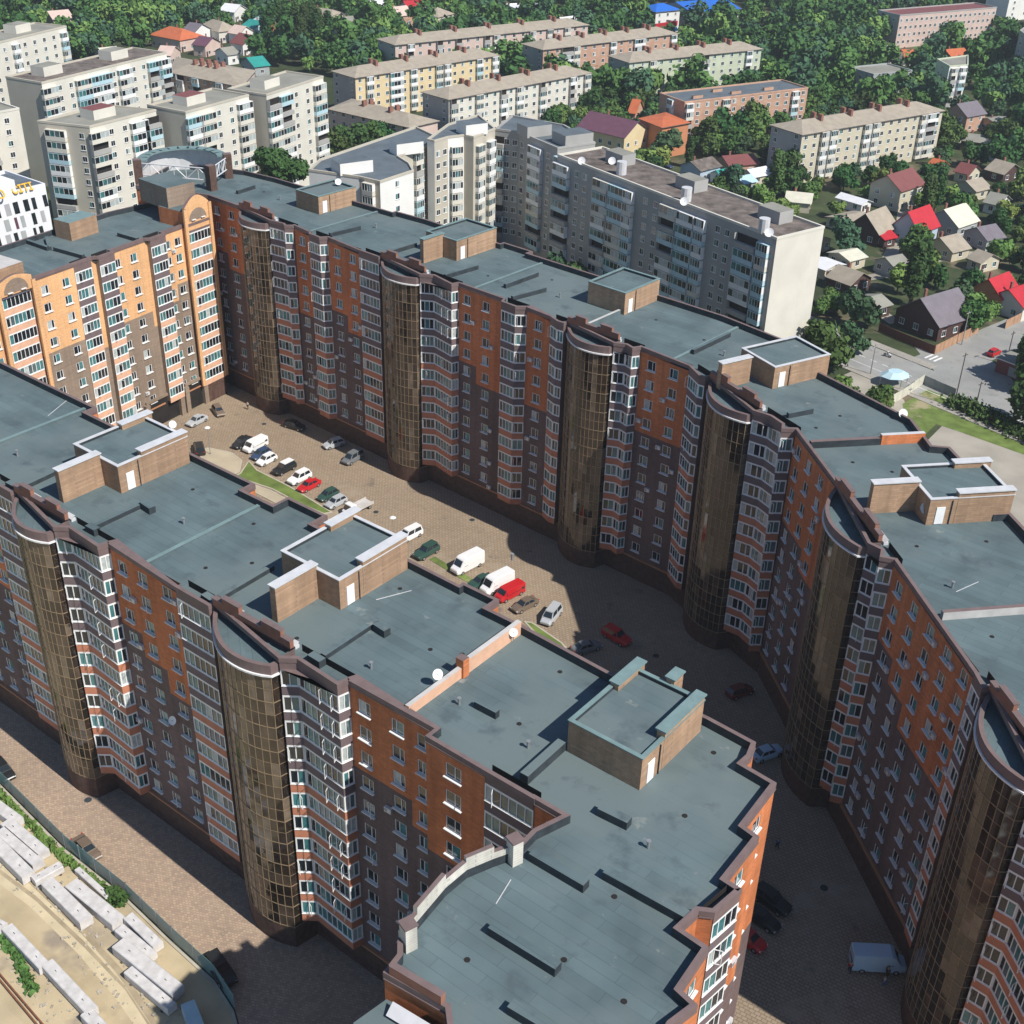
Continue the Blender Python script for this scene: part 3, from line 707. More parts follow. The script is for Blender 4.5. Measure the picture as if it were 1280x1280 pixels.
# open roof tower at the far left corner: curved screen wall, teal coping, steel trusses
hx = MB(); ax = at(198, 232, 41); 
hx.box(-64.4, 224.2, ZR, 41.2, 8.6, 6.0, math.atan2(-.653, .758), 1, 2)
hx.build('brick_attic', [M['orange'], M['brown_sunlit'], M['roof']], rw.root)
sc = MB(); cx, cy = -64.6, 237.5; Rr = 8.4
ang = [math.radians(a) for a in range(20, 215, 15)]
for a, b in zip(ang[:-1], ang[1:]):
    p = (cx+Rr*math.cos(a), cy+Rr*math.sin(a)); q = (cx+Rr*math.cos(b), cy+Rr*math.sin(b))
    sc.bar(p, q, 0.4, ZR, 41.4, 0, side=1); sc.bar(p, q, 1.9, 41.4, 41.7, 1, side=1)
sc.build('screen_wall', [M['zinc'], M['teal_cap']], rw.root)
for a in (-40, 20, 200):
    q = (cx+Rr*math.cos(R(a)), cy+Rr*math.sin(R(a))); b = MB(); b.box(q[0], q[1], ZR, 41.9, 1.5, 1.5, R(a), 0, 1); b.build('corner_pier', [M['base'], M['cap']], rw.root)
for (p, q) in [((cx+Rr*math.cos(R(20)), cy+Rr*math.sin(R(20))), (cx+Rr*math.cos(R(-40)), cy+Rr*math.sin(R(-40)))), ((cx+Rr*math.cos(R(-40)), cy+Rr*math.sin(R(-40))), (cx+Rr*math.cos(R(200)), cy+Rr*math.sin(R(200))))]:
    b = MB(); b.tube((*p, 41.2), (*q, 41.2), 0.13, 5); b.tube((*p, 39.0), (*q, 39.0), 0.13, 5)
    for i in range(6):
        t0, t1 = i/6, (i+1)/6; x = add(p, sub(q, p), t0); y = add(p, sub(q, p), t1)
        b.tube((*x, 41.2 if i % 2 else 39.0), (*y, 39.0 if i % 2 else 41.2), 0.10, 5); b.tube((*x, 39.0), (*x, 41.2), 0.08, 4)
    b.build('steel_truss', [M['zinc']], rw.root)

# ================================================================== LEFT BUILDING (sunlit gabled facade)
OA = (-77.5, 188.7); OB = (-56.6, 222.9)
G = frame(OA, OB)
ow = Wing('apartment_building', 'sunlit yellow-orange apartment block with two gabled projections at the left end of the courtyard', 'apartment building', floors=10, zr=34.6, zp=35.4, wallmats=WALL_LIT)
_nf = 10
fb = lambda L: ((0.0, 0.9), (L, 0.9))
W(ow, G, -34, -22, (-31, -27.5, -24), 5)
W(ow, G, -22, -7, (-19, -15.5, -12, -8.6), 5)
ow.bay(G(-7), G(-0.8), ((0.0, 0.12), (6.2, 0.12)), kd=0, lower=7)
W(ow, G, -0.8, 8.2, (2.0, 6.3), (4, 4))
ow.bay(G(8.2), G(11.8), ((0.0, 0.1), (3.6, 0.1)), kd=4, lower=7)
W(ow, G, 11.8, 12.8, (), 5)
ow.bay(G(12.8), G(16.2), fb(3.4), kd=4, lower=7)
W(ow, G, 16.2, 23.6, (17.3, 21.0), (4, 4))
W(ow, G, 23.6, 24.3, (), 5)
ow.bay(G(24.3), G(27.9), fb(3.6), kd=4, lower=7)
W(ow, G, 27.9, 33.2, (28.8, 31.4), (4, 3))
ow.wall(G(33.2), G(33.2, 0.7), (), 5)
ow.bay(G(33.2, 0.7), G(38.9, 0.7), ((0.0, 0.1), (5.7, 0.1)), kd=0, lower=7)
for a, b in [(G(38.9, 0.7), G(39.6, -0.5)), (G(39.6, -0.5), G(39.6, -14)), (G(39.6, -14), G(30, -16)), (G(30, -16), G(-34, -16)), (G(-34, -16), G(-34, 0))]: ow.wall(a, b, (), 5)
ow.coolers(10, 7)
ow.finish('roof')
# gables rising above the eaves
for (u0, u1, zt) in ((33.1, 39.0, 40.2), (-7.1, -0.7, 37.2)):
    g = MB(); n = 10; zb = 34.2; o0 = 0.84
    top = []
    for i in range(n+1):
        t = i/n; top.append((u0+(u1-u0)*t, zb + (zt-zb)*(0.72 + 0.28*math.sin(math.pi*t))))
    for i in range(n):
        (ua, za), (ub, zb2) = top[i], top[i+1]; A_, B_ = G(ua, o0), G(ub, o0); a2, b2 = G(ua, o0-0.6), G(ub, o0-0.6)
        g.quad((*A_, zb), (*B_, zb), (*B_, zb2), (*A_, za), 0); g.quad((*b2, zb), (*a2, zb), (*a2, za), (*b2, zb2), 0)
        g.quad((*A_, za), (*B_, zb2), (*b2, zb2), (*a2, za), 1)
    g.quad((*G(u0, o0-.6), zb), (*G(u0, o0), zb), (*G(u0, o0), top[0][1]), (*G(u0, o0-.6), top[0][1]), 0); g.quad((*G(u1, o0), zb), (*G(u1, o0-.6), zb), (*G(u1, o0-.6), top[-1][1]), (*G(u1, o0), top[-1][1]), 0)
    go = g.build('gable', [M['orange_sunlit'], M['cap']], ow.root)
    ar = MB(); c = (u0+u1)/2; hw = (u1-u0)*0.36; z0 = zb+(0.3 if zt < 38 else 1.7)
    ar.poly([(*G(c+hw*math.cos(math.pi-math.pi*i/12), o0+0.06), z0+hw*0.95*math.sin(math.pi*i/12)) for i in range(13)][::-1], 0)
    ar.build('arch_panel', [M['brown_sunlit']], go)
    for sx in (-0.55, 0.55):
        q = G(c+hw*sx, o0+0.1); f, gg, fm, gm = window_set(0.7, 0.8)[0]
        o = link('attic_window', fm, go, (*q, z0+0.15), math.atan2(OB[1]-OA[1], OB[0]-OA[0])); link('pane', gm, o)
    if zt > 38:
        x = MB(); x.prism([G(u0+.2, 0.2), G(u1-.1, 0.2), G(u1-.1, -6), G(u0+.2, -6)], 34.6, 37.6, 0, 1); x.build('attic_block', [M['orange'], M['roof']], go)
for u in (-7.3, -0.6, 33.0, 39.1):
    b = MB(); o = 0.2 if u not in (-7.3, -0.6, 33.0, 39.1) else 0.9
    b.bar(G(u-0.35, o), G(u+0.35, o), 0.35, Z0, 35.6 if u < 30 else 38.3, 0, 1); b.build('pilaster', [M['orange_sunlit'], M['cap']], ow.root)
for (ua, ub) in ((19.0, 27.4), (28.8, 33.6)):                        # drive-through passages to the courtyard, their shade painted as a flat dark panel
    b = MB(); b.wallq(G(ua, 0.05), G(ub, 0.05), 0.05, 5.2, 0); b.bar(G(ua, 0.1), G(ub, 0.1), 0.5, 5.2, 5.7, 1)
    for u in (ua, ub): b.bar(G(u-0.5, 0.3), G(u+0.5, 0.3), 0.9, 0, 5.2, 1)
    b.build('passage', [M['dark'], M['brown_sunlit'], M['base']], ow.root)
b = MB(); b.prism([G(17, -10.5), G(23, -10.5), G(23, -14.5), G(17, -14.5)], 34.6, 37.8, 0, 1); b.build('penthouse', [M['pbrick'], M['teal_cap']], ow.root)
b = MB(); b.prism([G(-6.5, -1.0), G(-0.5, -1.0), G(-0.5, -9), G(-6.5, -9)], 34.6, 38.0, 0, 1); b.build('penthouse', [M['pbrick'], M['concrete']], ow.root)
for q in [(58, 296, 62, 309), (68, 309, 104, 319), (148, 291, 172, 298), (34, 300, 60, 309)]:
    vent(ow, at(q[0], q[1], 35.2), at(q[2], q[3], 35.2), 0.6, -1.95) if False else None
    b = MB(); b.bar(at(q[0], q[1], 35.2), at(q[2], q[3], 35.2), 0.6, 34.6, 35.3, 0, 1); b.build('vent_curb', [M['membrane'], M['roof']], ow.root)
# ------------------------------------------------------------------ ground, paving, roads
FOOT = []      # footprints (world polygons) that keep trees out
def inpoly(p, poly):
    r = False; n = len(poly); j = n-1
    for i in range(n):
        a, b = poly[i], poly[j]
        if (a[1] > p[1]) != (b[1] > p[1]) and p[0] < (b[0]-a[0])*(p[1]-a[1])/(b[1]-a[1]) + a[0]: r = not r
        j = i
    return r
def segdist(p, a, b):
    d = sub(b, a); t = max(0, min(1, ((p[0]-a[0])*d[0] + (p[1]-a[1])*d[1]) / (d[0]**2+d[1]**2+1e-9)))
    return ln(sub(p, add(a, d, t)))
def near_foot(p, buf, foots=None):
    for f, b in (foots or FOOT):
        if inpoly(p, f): return True
        bb = buf + b
        for i in range(len(f)):
            if segdist(p, f[i-1], f[i]) < bb: return True
    return False
def ccw(P_):
    s = sum(P_[i-1][0]*P_[i][1] - P_[i][0]*P_[i-1][1] for i in range(len(P_)))
    return P_ if s > 0 else P_[::-1]

def sheet(name, pts, z, m, foot=None):
    b = MB(); b.poly([(p[0], p[1], z) for p in ccw(list(pts))]); o = struct(b.build(name, [m]))
    if foot is not None: FOOT.append((list(pts), foot))
    return o
gm = brickmat('grass_ground', (0.045, 0.062, 0.026), (0.055, 0.07, 0.03), (0.05, 0.066, 0.028), 7, 5, ms=0.0, noise=0.35, nscale=0.05, stain=[((0.16, 0.13, 0.085), 0.045, 0.56, 0.64), ((0.03, 0.045, 0.018), 0.2, 0.5, 0.7)])
g = MB()
g.quad((-900, -100, 0), (900, -100, 0), (900, 1400, 0), (-900, 1400, 0)); struct(g.build('ground', [gm]))
px = lambda L, z=0.0: [at(x, y, z) for x, y in L]
hz = bpy.data.materials.new('haze'); hz.use_nodes = True; ht = hz.node_tree; ht.nodes.remove(ht.nodes['Principled BSDF'])
pv = ht.nodes.new('ShaderNodeVolumePrincipled'); pv.inputs['Color'].default_value = (0.86, 0.93, 1.0, 1); pv.inputs['Density'].default_value = 0.00015; pv.inputs['Anisotropy'].default_value = 0.2
ht.links.new(pv.outputs[0], ht.nodes['Material Output'].inputs['Volume'])
g = MB(); g.prism([(-910, -110), (910, -110), (910, 1410), (-910, 1410)], -1, 109, 0); o = g.build('haze', [hz]); tag(o, 'thin blue summer haze over the far blocks and woods', 'haze', kind='stuff')
pav1 = brickmat('sand_block_paving', (0.29, 0.222, 0.155), (0.345, 0.27, 0.195), (0.19, 0.145, 0.10), 0.6, 0.42, rot=0.55, ms=0.045, noise=0.13, nscale=0.06, stain=[((0.36, 0.30, 0.225), 0.07, 0.58, 0.72), ((0.17, 0.14, 0.11), 0.35, 0.60, 0.74), ((0.13, 0.115, 0.10), 1.6, 0.69, 0.76)])
pav2 = brickmat('pink_block_paving', (0.45, 0.335, 0.24), (0.31, 0.23, 0.175), (0.27, 0.205, 0.155), 0.37, 0.3, rot=0.2, ms=0.03, noise=0.10, nscale=0.08, stain=[((0.38, 0.29, 0.21), 0.6, 0.55, 0.75), ((0.19, 0.15, 0.12), 0.25, 0.62, 0.76)])
fence_px = [(-70, 905), (0, 978), (82, 1060), (160, 1122), (217, 1177), (270, 1225), (294, 1262), (304, 1300)]
fence = px(fence_px)
sheet('paving', fence + [(-16, 62), F(56, -3), F(-52, -6)], 0.008, pav2, 0)
sheet('courtyard', [F(-52, -5), F(41, -5), (8, 66), (-6, 50), (-3, 30), (75, 30), F3(72, -8), F3(0, -8), F2(6, -8), F1(100, -8), F1(10, -6), (-62, 228), (-78, 215), G(0, -4), G(-34, -4)], 0.014, pav1, 0)
dirt = brickmat('sandy_yard', (0.46, 0.375, 0.235), (0.49, 0.40, 0.26), (0.47, 0.38, 0.25), 30, 1.3, rot=-ANG_F, ms=0.0, noise=0.16, nscale=0.22, stain=[((0.30, 0.25, 0.19), 0.12, 0.53, 0.66), ((0.56, 0.47, 0.33), 0.4, 0.62, 0.75)])
sheet('dirt_yard', [add(p, unit((-0.6, -0.8)), 0.4) for p in fence] + [(-20, 40), (-120, 40), (-160, 150)], 0.01, dirt, 0)
fr = mat('scrub_green', (0.07, 0.105, 0.035), 0.95, 0.4, 1.5)
# asphalt roads behind
asph = brickmat('asphalt', (0.27, 0.27, 0.26), (0.29, 0.29, 0.275), (0.27, 0.27, 0.26), 30, 3.0, rot=0.35, ms=0.0, noise=0.14, nscale=0.15, stain=[((0.32, 0.305, 0.275), 0.12, 0.50, 0.66), ((0.15, 0.15, 0.15), 0.5, 0.62, 0.72)])
kerbm = mat('kerb_concrete', (0.42, 0.40, 0.37), 0.85, 0.1)
c0, c1 = at(1060, 438), at(1290, 532); rd = unit(sub(c1, c0)); rn = (-rd[1], rd[0])
RW = 6.2
A0, A1 = add(c0, rd, -60), add(c1, rd, 160)
sheet('road', [add(A0, rn, -RW), add(A1, rn, -RW), add(A1, rn, RW), add(A0, rn, RW)], 0.02, asph, 1.5)
j0 = at(1172, 458); j1 = at(1285, 408); jd = unit(sub(j1, j0)); jn = (-jd[1], jd[0])
sheet('side_road', [add(add(j0, jd, -1), jn, -5.5), add(add(j0, jd, 140), jn, -5.0), add(add(j0, jd, 140), jn, 4.2), add(add(j0, jd, -3), jn, 6.0)], 0.024, asph, 1.0)
sheet('side_road_apron', px([(1130, 418), (1165, 433), (1215, 430), (1262, 470), (1280, 496), (1240, 500), (1180, 478)]), 0.016, asph, 0)
pvm = brickmat('concrete_pavement', (0.33, 0.31, 0.27), (0.36, 0.33, 0.29), (0.22, 0.21, 0.19), 1.5, 1.5, rot=0.4, ms=0.03, noise=0.15, nscale=0.2)
for nm, s0, s1, e0, e1 in (('pavement', RW+0.15, RW+2.6, -60, 16.5), ('pavement', RW+0.15, RW+2.4, 36, 150), ('pavement', -RW-2.2, -RW-0.15, -60, 150)):
    p0 = add(c0, rd, e0); p1 = add(c0, rd, e1)
    b = MB(); b.prism(ccw([add(p0, rn, s0), add(p1, rn, s0), add(p1, rn, s1), add(p0, rn, s1)]), 0, 0.13, 0, 1)
    struct(b.build(nm, [kerbm, pvm]))
wl = mat('road_paint', (0.72, 0.72, 0.70), 0.7, 0.1)
mk = MB()
def stripe(p, q, wd, z=0.03): 
    d = unit(sub(q, p)); n = (-d[1], d[0])
    mk.quad((*add(p, n, -wd/2), z), (*add(q, n, -wd/2), z), (*add(q, n, wd/2), z), (*add(p, n, wd/2), z))
L_ = 0
while L_ < 15: stripe(add(c0, rd, L_-20), add(c0, rd, L_-12), 0.22); L_ += 9
for s in range(0, 26, 3): stripe(add(add(c0, rd, s), rn, 0), add(add(c0, rd, s+1.6), rn, 0), 0.2)
for s in (-0.2, -3.3): stripe(add(add(c0, rd, 24), rn, s), add(add(c0, rd, 150), rn, s), 0.2)
stripe(add(add(c0, rd, -50), rn, -3.3), add(add(c0, rd, 24), rn, -3.3), 0.15)
stripe(add(add(c0, rd, 40), rn, 3.1), add(add(c0, rd, 150), rn, 3.1), 0.2)
for k in range(5): 
    q = add(j0, jd, 3.2); stripe(add(add(q, jn, 4.2-k*1.1), jd, -1.6), add(add(q, jn, 4.2-k*1.1), jd, 1.6), 0.5, 0.034) if k < 3 else None
o = mk.build('road_markings', [wl]); struct(o)
lane = mat('garden_lane', (0.34, 0.31, 0.26), 0.9, 0.15, 0.3)
for k_, L_k in enumerate(([(1188, 172), (1215, 184), (1250, 204), (1290, 222)], [(1060, 350), (1100, 345), (1150, 330), (1200, 316), (1290, 322)], [(1120, 404), (1085, 380), (1060, 350)], [(1130, 250), (1128, 285), (1120, 305), (1100, 345)])):
    b = MB()
    for a_, b_ in zip(px(L_k)[:-1], px(L_k)[1:]): b.bar(add(a_, unit(sub(b_, a_)), .02), add(b_, unit(sub(b_, a_)), -.02), 3.4, -0.2, 0.018+0.004*k_, 0)
    struct(b.build('lane', [lane])); FOOT.append((px(L_k)+px(L_k)[::-1], 0.6))
yard = mat('worn_concrete_yard', (0.34, 0.31, 0.26), 0.9, 0.15, 0.15)
sheet('service_yard', px([(1150, 560), (1178, 532), (1290, 560), (1400, 640), (1330, 760), (1230, 700)]), 0.012, yard, 0)
lawn = brickmat('lawn', (0.12, 0.17, 0.04), (0.14, 0.19, 0.05), (0.12, 0.17, 0.04), 5, 4, ms=0, noise=0.3, nscale=0.4, stain=[((0.33, 0.29, 0.17), 0.12, 0.58, 0.68)])
sheet('lawn', px([(1128, 505), (1160, 487), (1192, 500), (1290, 548), (1290, 572), (1200, 540), (1170, 530), (1140, 560)]), 0.028, lawn, -1)
sheet('back_lane', px([(1085, 455), (1052, 470), (1060, 500), (1150, 560), (1130, 500), (1100, 480)]), 0.006, yard, -1)
# planted island and verges in the courtyard
kb = mat('courtyard_kerb', (0.44, 0.40, 0.32), 0.85, 0.1)
walk = mat('courtyard_walk', (0.43, 0.37, 0.27), 0.9, 0.1, 0.3)
def island(name, pxs, mm, h=0.12):
    b = MB(); P_ = ccw(px(pxs)); ring(b, P_, 0.25, 0, h, 0, 0, 0); b.poly([(q[0], q[1], h-0.03) for q in inset(P_, 0.25)], 1)
    return struct(b.build(name, [kb, mm]))
island('lawn', [(287, 599), (300, 592), (311, 576), (322, 588), (340, 597), (362, 608), (390, 625), (416, 641), (404, 643), (372, 629), (340, 612), (310, 602)], lawn)
island('courtyard_walk', [(245, 562), (262, 560), (290, 566), (303, 576), (300, 590), (286, 597), (262, 592)], walk)
island('courtyard_walk', [(284, 600), (309, 603), (338, 613), (371, 631), (403, 645), (440, 665), (430, 672), (380, 648), (330, 622)], walk)
island('lawn', [(583, 730), (602, 738), (618, 752), (606, 758), (585, 745)], lawn)
island('lawn', [(654, 777), (665, 778), (703, 804), (712, 815), (700, 815), (672, 796)], lawn)
for a, b_, w_ in (((540, 698), (590, 728), 1.2), ((430, 645), (500, 690), 1.0)):
    q = MB(); q.bar(at(*a), at(*b_), w_, 0, 0.1, 0, 1); struct(q.build('verge', [kb, lawn]))

# ------------------------------------------------------------------ other buildings
C = dict(
    cream=mat('cream_panel', (0.645, 0.615, 0.54), 0.85, 0.06, 0.25), creamy=mat('yellow_plaster', (0.68, 0.55, 0.33), 0.85, 0.07, 0.3),
    grey=mat('grey_or_shade_panel', (0.37, 0.365, 0.35), 0.85, 0.08, 0.25), white=mat('white_panel', (0.76, 0.75, 0.72), 0.85, 0.05, 0.25),  # grey: true grey walls, also shade painted onto other blocks
    tan=mat('shaded_panel', (0.50, 0.46, 0.38), 0.85, 0.06, 0.25), green=mat('greenish_plaster', (0.52, 0.56, 0.42), 0.85, 0.08, 0.3),  # tan: cream and white walls with shade put into the colour
    brick=mat('old_brick', (0.50, 0.31, 0.22), 0.9, 0.12, 0.5), pink=mat('pink_plaster', (0.60, 0.46, 0.40), 0.85, 0.08, 0.3),
    officew=mat('office_white', (0.78, 0.78, 0.80), 0.5, 0.02, 0.2), mod=mat('maroon_panel', (0.12, 0.05, 0.07), 0.6, 0.1), sgrey=mat('silver_panel', (0.40, 0.40, 0.42), 0.5, 0.1),
    slate=mat('asbestos_slate', (0.34, 0.295, 0.235), 0.9, 0.12, 0.5), tar=mat('old_tar_roof', (0.15, 0.125, 0.11), 0.9, 0.45, 0.5, stretch=(1, 1, 1)), tar2=mat('grey_tar_roof', (0.11, 0.135, 0.155), 0.85, 0.15, 0.3),
    tar3=mat('dusty_tar_roof', (0.26, 0.255, 0.22), 0.9, 0.15, 0.2), chim=mat('chimney_brick', (0.26, 0.12, 0.09), 0.9, 0.15, 1.0),
    blue=mat('blue_sheet', (0.02, 0.14, 0.55), 0.5, 0.06), red=mat('red_sheet', (0.45, 0.025, 0.035), 0.5, 0.08), maroon=mat('maroon_sheet', (0.20, 0.07, 0.065), 0.6, 0.08),
    violet=mat('slate_violet_sheet', (0.17, 0.15, 0.17), 0.6, 0.1), purple=mat('plum_sheet', (0.15, 0.07, 0.10), 0.55, 0.1), orange=mat('orange_sheet', (0.50, 0.14, 0.06), 0.6, 0.1),
    teal=mat('teal_sheet', (0.03, 0.28, 0.24), 0.55, 0.1), sky=mat('pale_blue_sheet', (0.45, 0.62, 0.68), 0.5, 0.05), creamr=mat('cream_sheet', (0.60, 0.58, 0.47), 0.7, 0.08), whiter=mat('white_sheet', (0.72, 0.72, 0.74), 0.6, 0.05),
    wood=mat('dark_boards', (0.08, 0.045, 0.04), 0.85, 0.2, 2.0), terracotta=mat('terracotta_wall', (0.52, 0.22, 0.11), 0.85, 0.06, 0.4), beige=mat('beige_wall', (0.55, 0.50, 0.38), 0.85, 0.06, 0.4),
    pblue=mat('pale_blue_wall', (0.42, 0.50, 0.60), 0.85, 0.06, 0.4), graw=mat('grey_wall', (0.36, 0.38, 0.38), 0.85, 0.08, 0.4))
BM = [M['white'], M['g1'], M['g2'], M['g3'], M['curtain'], C['sky'], C['grey'], M['dark'], C['cream'], C['blue']]
def swin(w=1.4, h=1.4, var=0):
    b = MB(); b.prism([(-w/2, -0.05), (w/2, -0.05), (w/2, 0.0), (-w/2, 0.0)], 0, h, 0)
    ga, gb = [(1, 1), (2, 1), (3, 4), (1, 3)][var]
    b.quad((-w/2+.1, -.06, .1), (-0.04, -.06, .1), (-0.04, -.06, h-.1), (-w/2+.1, -.06, h-.1), ga)
    b.quad((0.04, -.06, .1), (w/2-.1, -.06, .1), (w/2-.1, -.06, h-.1), (0.04, -.06, h-.1), gb)
    b.prism([(-w/2-.05, -0.14), (w/2+.05, -0.14), (w/2+.05, -0.05), (-w/2-.05, -0.05)], -0.06, 0.0, 0)
    return b
def sbal(w=3.0, var=0, d=1.0):
    b = MB(); pm = [0, 8, 5, 6, 0, 8][var]
    b.prism([(-w/2, -d), (w/2, -d), (w/2, 0.0), (-w/2, 0.0)], -0.08, 1.0, pm)
    if var in (3,):        # open loggia, the shade inside put in as a flat dark quad
        b.prism([(-w/2, -d), (-w/2+.08, -d), (-w/2+.08, 0), (-w/2, 0)], 1.0, 2.7, pm); b.quad((-w/2+.08, -.1, 1.0), (w/2, -.1, 1.0), (w/2, -.1, 2.7), (-w/2+.08, -.1, 2.7), 7)
    else:
        n = 4; rr = random.Random(var*5+3)
        for i in range(n):
            a, e = -w/2+w*i/n, -w/2+w*(i+1)/n
            b.quad((a, -d+.05, 1.0), (e, -d+.05, 1.0), (e, -d+.05, 2.45), (a, -d+.05, 2.45), rr.choice([1, 1, 2, 3, 4]))
            b.prism([(a, -d), (a+.09, -d), (a+.09, -d+.09), (a, -d+.09)], 1.0, 2.45, 0)
        b.prism([(w/2-.09, -d), (w/2, -d), (w/2, 0), (w/2-.09, 0)], 1.0, 2.45, 0); b.quad((-w/2, 0, 1.0), (-w/2, -d, 1.0), (-w/2, -d, 2.45), (-w/2, 0, 2.45), 3)
        b.prism([(-w/2, -d), (w/2, -d), (w/2, 0.0), (-w/2, 0.0)], 2.45, 2.6, pm)
    return b
SW = [swin(var=v) for v in range(4)]; SWM = [b.mesh('window', BM) for b in SW]
SB = [sbal(var=v) for v in range(6)]; SBM = [b.mesh('balcony', BM) for b in SB]
SB2 = [sbal(5.6, v) for v in range(6)]; SB2M = [b.mesh('balcony', BM) for b in SB2]

def facade(wp, bp, a, b, z0, fh, floors, pat, rr, balp=(0, 1, 2, 3, 4, 5)):
    """pat: letters along the wall: w window, n narrow stair window, b balcony, B wide balcony, . blank; or a list of (letter, metres)"""
    d = unit(sub(b, a)); L = ln(sub(b, a)); rz = math.atan2(d[1], d[0])
    it = pat if isinstance(pat, list) else [(c, L*(i+0.5)/len(pat)) for i, c in enumerate(pat)]
    for c, s in it:
        for k in range(floors):
            z = z0 + fh*k; p = add(a, d, s)
            if c == 'w' or c == 'n': v = rr.choices([0, 1, 2, 3], [5, 3, 1, 2])[0]; wp.put(SW[v], None, SWM[v], None, (p[0], p[1], z+0.95), rz)
            elif c == 'b': v = rr.choice(balp); bp.put(SB[v], None, SBM[v], None, (p[0], p[1], z), rz)
            elif c == 'B': v = rr.choice(balp); bp.put(SB2[v], None, SB2M[v], None, (p[0], p[1], z), rz)

def block(name, label, cat, poly, ze, floors, pats, wallm, roofm, endm=None, z0=1.0, fh=2.85, roof='flat', rise=2.2, group=None, chim=0, balp=(0, 1, 2, 3, 4, 5), para=0.5, boxes=(), pbox=()):
    """poly: footprint, CCW, first edge is the front; pats: one pattern (or None) per edge"""
    root = thing(name, label, cat, group=group); rr = random.Random(len(label)*7+int(poly[0][0]))
    n = len(poly); wb = MB()
    for i in range(n):
        a, b = poly[i], poly[(i+1) % n]
        wb.wallq(a, b, 0, ze, 1 if (endm and i != 0 and i != 2) else 0)
    # panel joints as raised strips between floors
    wp = Pool(root, 'window', 'pane', BM); bp = Pool(root, 'balcony', 'glazing', BM)
    for i in range(n):
        p = pats[i] if i < len(pats) else None
        if p: facade(wp, bp, poly[i], poly[(i+1) % n], z0, fh, floors, p, rr, balp)
    wp.flush(); bp.flush()
    wb.build('wall', [C[wallm], C[endm or wallm]], root)
    FOOT.append((list(poly), 0.0))
    if roof == 'flat':
        r = MB(); ring(r, poly, 0.35, ze, ze+para, 1, 1, 1, out=0.08); r.poly([(q[0], q[1], ze+0.05) for q in poly], 0)
        r.build('roof', [C[roofm], C[endm or wallm]], root)
    else:
        a, b, c, d = poly[:4]; ov = 0.6
        A_, B_, C_, D_ = inset([a, b, c, d], -ov); m0 = add(A_, sub(D_, A_), .5); m1 = add(B_, sub(C_, B_), .5)
        dd = unit(sub(m1, m0)); dep = ln(sub(D_, A_)); hip = dep*0.45 if roof == 'hip' else 0
        r0 = add(m0, dd, hip); r1 = add(m1, dd, -hip)
        r = MB(); z = ze
        r.quad((*A_, z), (*B_, z), (*r1, z+rise), (*r0, z+rise)); r.quad((*C_, z), (*D_, z), (*r0, z+rise), (*r1, z+rise))
        if roof == 'hip': r.tri((*B_, z), (*C_, z), (*r1, z+rise)); r.tri((*D_, z), (*A_, z), (*r0, z+rise))
        else:
            wbm = MB(); wbm.tri((*b, z), (*c, z), (*add(b, sub(c, b), .5), z+rise*.95)); wbm.tri((*d, z), (*a, z), (*add(d, sub(a, d), .5), z+rise*.95)); wbm.build('gable', [C[endm or wallm]], root)
        for q, e in ((A_, B_), (B_, C_), (C_, D_), (D_, A_)): r.wallq(q, e, z-0.18, z, 1)
        r.poly([(q[0], q[1], z-0.18) for q in (D_, C_, B_, A_)], 1)
        ro = r.build('roof', [C[roofm], C['tar']], root)
        L = ln(sub(r1, r0))
        for i in range(chim):
            for sgn in (-1, 1):
                q = add(r0, dd, L*(i+0.5)/chim); nn = (-dd[1], dd[0]); q = add(q, nn, sgn*1.5)
                cb = MB(); cb.box(q[0], q[1], z+rise*0.5, z+rise+1.3, 0.9, 1.6, math.atan2(dd[1], dd[0])); cb.build('chimney', [C['chim']], ro)
    for (u, v, lx, ly, h, mm) in boxes:                              # stair heads and tanks on the roof
        d = unit(sub(poly[1], poly[0])); nn = (-d[1], d[0]); q = add(add(poly[0], d, u), nn, v)
        cb = MB(); cb.box(q[0], q[1], ze+.05, ze+h, lx, ly, math.atan2(d[1], d[0]), 0, 1); cb.build('stair_head', [C[wallm], C[mm]], root)
    for (x, y, lx, ly) in pbox:
        q = at(x, y, ze+2); cb = MB(); cb.box(*q, ze+.05, ze+2.7, lx, ly, 0.55, 0, 1); cb.build('stair_head', [C[wallm], C['tar2']], root)
    return root
def rect(a, b, dep):
    d = unit(sub(b, a)); n = (-d[1], d[0])
    return [a, b, add(b, n, dep), add(a, n, dep)]
def along(a, b, items, ze, z=None):
    """turn photo x positions on the eave line a-b (pixels) into metres along it"""
    A_, B_ = at(*a, ze), at(*b, ze); L = ln(sub(B_, A_)); out = []
    for c, x in items:
        y = a[1] + (b[1]-a[1])*(x-a[0])/(b[0]-a[0]); out.append((c, ln(sub(at(x, y, ze), A_))))
    return out
gp9 = 'nine-storey blocks of the old estate'
a, b = (697, 195), (971, 300)
it = along(a, b, [('B', 704), ('w', 722), ('w', 732), ('B', 755), ('B', 773), ('b', 789), ('w', 808), ('w', 821), ('B', 840), ('B', 860), ('b', 879), ('w', 899), ('w', 911), ('B', 936), ('b', 958)], 29)
r1 = block('apartment_building', 'grey nine-storey slab with stacked glazed balconies and a blank cream end wall', 'apartment building', rect(at(*a, 29), at(*b, 29), 13.5), 29, 9, [it], 'grey', 'tar', 'cream', z0=2.2, boxes=((12, 9, 6, 4, 2.6, 'tar3'), (36, 9, 6, 4, 2.6, 'tar3'), (61, 9, 6, 4, 2.6, 'tar3')), balp=(2, 3, 0, 2, 5), group=gp9)  # one beige slab: grey front paints in the shade, cream the sunlit end
